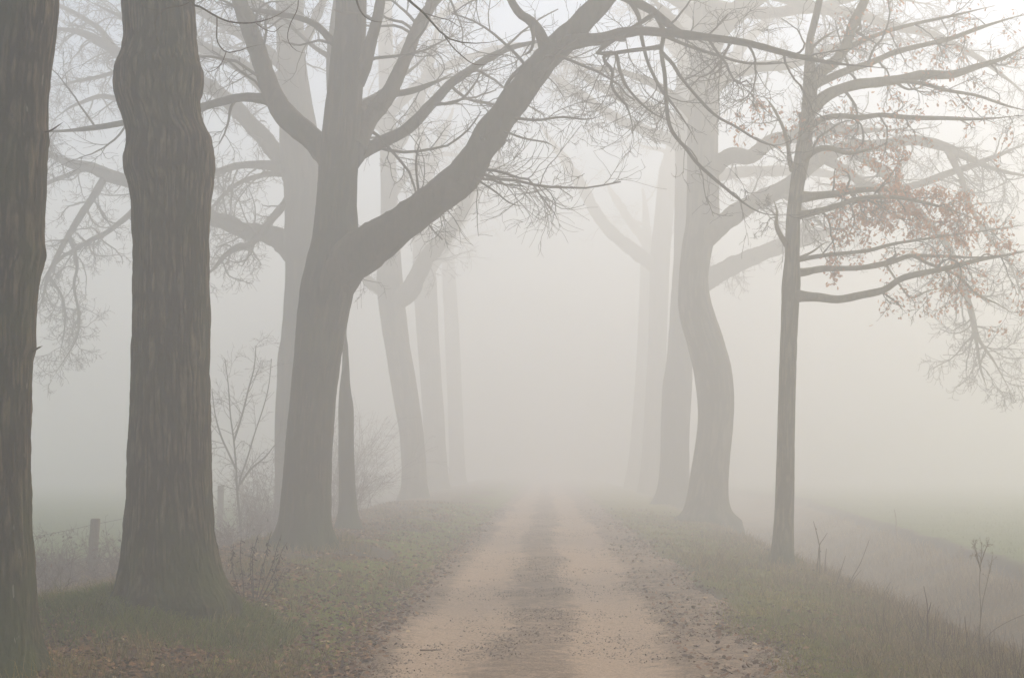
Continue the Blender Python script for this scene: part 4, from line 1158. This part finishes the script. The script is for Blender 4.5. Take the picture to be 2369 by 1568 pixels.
W = hit(592, 1392)[1]
weed('dead_weed', 'clump of dark dead stalks with drooping leaves right of the burled trunk',
     [[(592, 1394), (598, 1360), (606, 1320), (616, 1280), (622, 1250), (628, 1229)], [(588, 1392), (585, 1340), (584, 1290), (590, 1262), (597, 1237)],
      [(586, 1390), (582, 1350), (579, 1300), (584, 1258)], [(565, 1385), (562, 1340), (556, 1290), (558, 1243)], [(556, 1378), (546, 1342), (537, 1310), (539, 1275), (541, 1257)],
      [(594, 1394), (612, 1350), (632, 1300), (642, 1262), (651, 1237)], [(598, 1396), (622, 1352), (644, 1298), (654, 1270), (665, 1254)], [(600, 1398), (628, 1368), (648, 1335), (656, 1316)]],
     W, 'weed', leaves=210, leaf_from=.45, leafsize=(.025, .06), leafmat='weed')
W = hit(2258, 1540)[1]
weed('dead_weed', 'tall pale forked weed with feathery seed heads at the right ditch edge',
     [[(2258, 1544), (2262, 1500), (2266, 1456), (2269, 1410), (2266, 1349), (2270, 1288), (2272, 1254)], [(2262, 1540), (2266, 1470), (2272, 1400), (2283, 1349), (2292, 1309), (2296, 1285)],
      [(2269, 1320), (2262, 1290), (2253, 1258)], [(2270, 1300), (2280, 1270), (2287, 1258)], [(2268, 1310), (2262, 1297), (2256, 1282)]], W, 'pale_stalk', (3.4, 2.4, 1.3), seeds=60)
W = hit(2145, 1500)[1]
weed('dead_weed', 'dark kinked woody stalk sticking up left of the pale forked weed', [[(2145, 1505), (2145, 1441), (2146, 1410), (2145, 1395), (2141, 1374), (2137, 1355)], [(2146, 1420), (2151, 1405), (2154, 1392)]], W, 'stalk', (4.2, 3.4, 2))
W = hit(2203, 1500)[1]
weed('dead_weed', 'short straight dark stalk between kinked stalk and pale forked weed', [[(2202, 1508), (2203, 1470), (2204, 1440)], [(2201, 1500), (2192, 1485), (2184, 1475)]], W, 'stalk', (3.2, 2.2))
W = hit(2237, 1525)[1]
weed('dead_weed', 'bare dark stalk standing immediately left of the pale forked weed', [[(2239, 1530), (2236, 1471), (2232, 1425)]], W, 'stalk', (3.4, 2.2))
W = hit(2268, 1500)[1]
weed('dead_weed', 'long thin cane arching right beyond the pale forked weed', [[(2262, 1512), (2285, 1470), (2319, 1444), (2369, 1421), (2420, 1405)]], W, 'stalk', (2.4, 1.8))
W = hit(1892, 1330)[1]
weed('dead_weed', 'forked bare stem just right of the slender oak foot', [[(1889, 1336), (1893, 1290), (1896, 1261), (1905, 1246), (1914, 1232)], [(1896, 1262), (1890, 1235), (1882, 1205)], [(1908, 1340), (1909, 1300), (1912, 1268)]], W, 'stalk', (3.6, 2.8, 1.4), leaves=5, leafsize=(.06, .09))
W = hit(1955, 1370)[1]
weed('dead_weed', 'thin stems leaning right over the ditch beyond the slender oak', [[(1953, 1374), (1972, 1335), (1990, 1303), (2003, 1270), (2011, 1248)], [(1958, 1374), (1975, 1340), (1992, 1318)], [(1932, 1360), (1945, 1320), (1956, 1285)]], W, 'stalk', (2.6, 1.8, 1.2))
W = hit(2170, 1225)[1]
weed('dead_weed', 'single faint stem standing on the far ditch bank by the green field', [[(2073, 1222), (2073, 1200), (2069, 1178)]], W, 'stalk', (3, 2))

P = scatter(2600, 8.8, 17, 2.4, 6, lambda x, y: np.exp(-((x - rb_(y) + 0.25) / 0.45) ** 2) * sst(17, 12, y) * sst(.40, .62, fbm(x * 1.4, y * 1.4, s=17, o=2)))
n = len(P)
Q = np.zeros((n, 5, 3)); Q[:, 0] = P
d = norm(rng.normal(size=(n, 3)) * .22 + np.array([0, 0, 1.0]))
hh = rng.uniform(.10, .34, n)[:, None]
for q_ in range(1, 5):
    d = norm(d + rng.normal(size=(n, 3)) * .07)
    Q[:, q_] = Q[:, q_ - 1] + d * hh / 4
v, f = tubes(Q, np.full((n, 5), .0022) * np.linspace(1.2, .6, 5)[None], 3)
o = link('dead_stalks', make_mesh('dead_stalks', v, [f], M['stalk']))
tag(o, 'thicket of short brown dead stalks along the right ditch brow', 'dead stalks', kind='stuff')

# ------------------------------------------------------------------ wire fence on the left
k = NB('weathered post')
v = k.coord((1, 1, .12))
k.color(k.ramp(k.noise(v, 28, 4, .7), [(.3, (.085, .068, .052)), (.7, (.190, .155, .120))]))
k.bump(k.noise(v, 40, 3, .6), .6, .01)
M['post'] = k.m
k = NB('fence wire'); k.color(k.ramp(k.rand(), [(0, (.07, .06, .052)), (1, (.09, .08, .07))])); M['wire'] = k.m

def post_mesh(base, h, w_, tilt):
    n_ = 14; m_ = 24
    th = np.arange(n_) * 2 * np.pi / n_
    zz = np.concatenate([np.linspace(-.35, h - .03, m_ - 2), [h - .008, h]])
    sq = (np.abs(np.cos(th)) ** 6 + np.abs(np.sin(th)) ** 6) ** (-1 / 6.0)
    rr = (w_ / 2) * np.concatenate([np.ones(m_ - 2), [.96, .80]])
    V_ = np.zeros((m_, n_, 3))
    for i_ in range(m_):
        gr = 1 + .06 * (vnoise(np.cos(th) * 3 + 20, np.sin(th) * 3, np.full(n_, zz[i_] * .8), 5) - .5)
        V_[i_, :, 0] = np.cos(th) * sq * rr[i_] * gr + tilt * zz[i_]
        V_[i_, :, 1] = np.sin(th) * sq * rr[i_] * gr
        V_[i_, :, 2] = zz[i_]
    V_ = V_.reshape(-1, 3)
    i_ = np.arange(m_ - 1)[:, None] * n_; j_ = np.arange(n_)[None]; j2_ = (j_ + 1) % n_
    q_ = np.stack([i_ + j_, i_ + j2_, i_ + n_ + j2_, i_ + n_ + j_], -1).reshape(-1, 4)
    V_ = np.vstack([V_, [[tilt * h, 0, h + .004]]])
    cf = np.stack([(m_ - 1) * n_ + np.arange(n_), (m_ - 1) * n_ + (np.arange(n_) + 1) % n_, np.full(n_, m_ * n_)], -1)
    return make_mesh('post', V_ + base, [q_, cf], M['post'])

FP = []
for (px, pytop, Yp, wpx, tl) in [(-235, 1240, 17.0, 28, .0), (215, 1199, 24.0, 20, .05), (511, 1122, 40.0, 13.5, .0), (640, 1105, 55.0, 12, 0)]:
    tp, tt = at(px, pytop, Yp)
    FP.append((tp, float(gh(tp[0], Yp)), wpx / F * tt, tl))
fb = np.array([FP[1][0][0], FP[1][0][1], FP[1][1]])
fr = empty('wire_fence', fb, 'sagging wire fence on weathered posts along the misty left field', 'fence')
for (tp, g0, w_, tl) in FP:
    link('post', post_mesh(np.array([tp[0], tp[1], g0]) - fb, tp[2] - g0, w_, tl), fr)
for lvl, drop in ((0, .10), (1, .46)):
    for (A, B) in zip(FP[:-1], FP[1:]):
        a_ = A[0] - np.array([0, 0, drop]); b_ = B[0] - np.array([0, 0, drop])
        s_ = np.linspace(0, 1, 24)[:, None]
        c_ = a_ * (1 - s_) + b_ * s_
        c_[:, 2] -= .09 * 4 * (s_ * (1 - s_))[:, 0]
        v, f = tubes(c_[None], np.full((1, 24), .0045), 5)
        wo = link('wire', make_mesh('wire', v - fb, [f], M['wire']), fr)
        if A is FP[0] and lvl == 0 or (A is FP[1] and lvl == 0):
            cl = c_[11:21] if A is FP[0] else c_[6:8]
            n_ = 46 if A is FP[0] else 10
            i_ = rng.random(n_) ** 1.2 * (len(cl) - 1)
            ii = np.minimum(i_.astype(int), len(cl) - 2); uu = (i_ - ii)[:, None]
            pts = cl[ii] * (1 - uu) + cl[ii + 1] * uu
            link('snagged_leaves', leaf_mesh('snagged_leaves', pts + rng.normal(size=pts.shape) * .008, (.03, .07), 'stalk', fb), wo)

# fallen sticks
def stick(p0, p1, r, label):
    a_ = hit(*p0); b_ = hit(*p1)
    c_ = smooth_path(np.array([a_, (a_ + b_) / 2 + rng.normal(size=3) * .02, b_]), 10)
    c_[:, 2] = gh(c_[:, 0], c_[:, 1]) + .018 + r
    bb = c_[0].copy()
    v, f = tubes(c_[None], (r * np.linspace(1.1, .6, 10) * (1 + .3 * rng.random(10)))[None], 6)
    o_ = link('fallen_stick', make_mesh('fallen_stick', v - bb, [f], M['stalk']))
    o_.location = bb
    tag(o_, label, 'stick', 'sticks fallen on the ground')
stick((972, 1510), (1022, 1509), .006, 'thin dark stick lying across the left wheel rut of the track')
stick((505, 1416), (535, 1434), .018, 'short grey stick lying on the mossy mound of the burled trunk')
stick((243, 1482), (262, 1452), .016, 'pale broken stick leaning left of the mossy mound')
stick((300, 1508), (345, 1496), .010, 'bent pale twig lying in the leaves below the mossy mound')

# ------------------------------------------------------------------ fog
bpy.context.view_layer.update()
top = 0.0
for o in COL.objects:
    if o.type == 'MESH':
        top = max(top, max((o.matrix_world @ __import__('mathutils').Vector(c_))[2] for c_ in o.bound_box))
x0, x1, y0, y1, z0, z1 = -296, 296, -66, 486, -2.2, top + 0.6
print('haze top', z1, max((max((o.matrix_world @ __import__('mathutils').Vector(c_))[2] for c_ in o.bound_box), o.name, o.parent and o.parent.name) for o in COL.objects if o.type == 'MESH'))
hv = np.array([[x, y, z] for x in (x0, x1) for y in (y0, y1) for z in (z0, z1)])
hf = np.array([[0, 1, 3, 2], [4, 6, 7, 5], [0, 4, 5, 1], [2, 3, 7, 6], [0, 2, 6, 4], [1, 5, 7, 3]])
hm = bpy.data.materials.new('haze')
hm.use_nodes = True
hn = hm.node_tree.nodes
hn.remove(hn['Principled BSDF'])
pv = hn.new('ShaderNodeVolumePrincipled')
pv.inputs['Color'].default_value = (*FOG_COLOR, 1)
pv.inputs['Density'].default_value = FOG_DENSITY
pv.inputs['Density Attribute'].default_value = ''
pv.inputs['Anisotropy'].default_value = FOG_G
hm.node_tree.links.new(pv.outputs[0], hn['Material Output'].inputs['Volume'])
try:
    hm.cycles.homogeneous_volume = True
except Exception:
    pass
hz = link('haze', make_mesh('haze', hv, [hf], hm, smooth=False))
tag(hz, 'even pale fog filling the whole avenue', 'haze', kind='stuff')
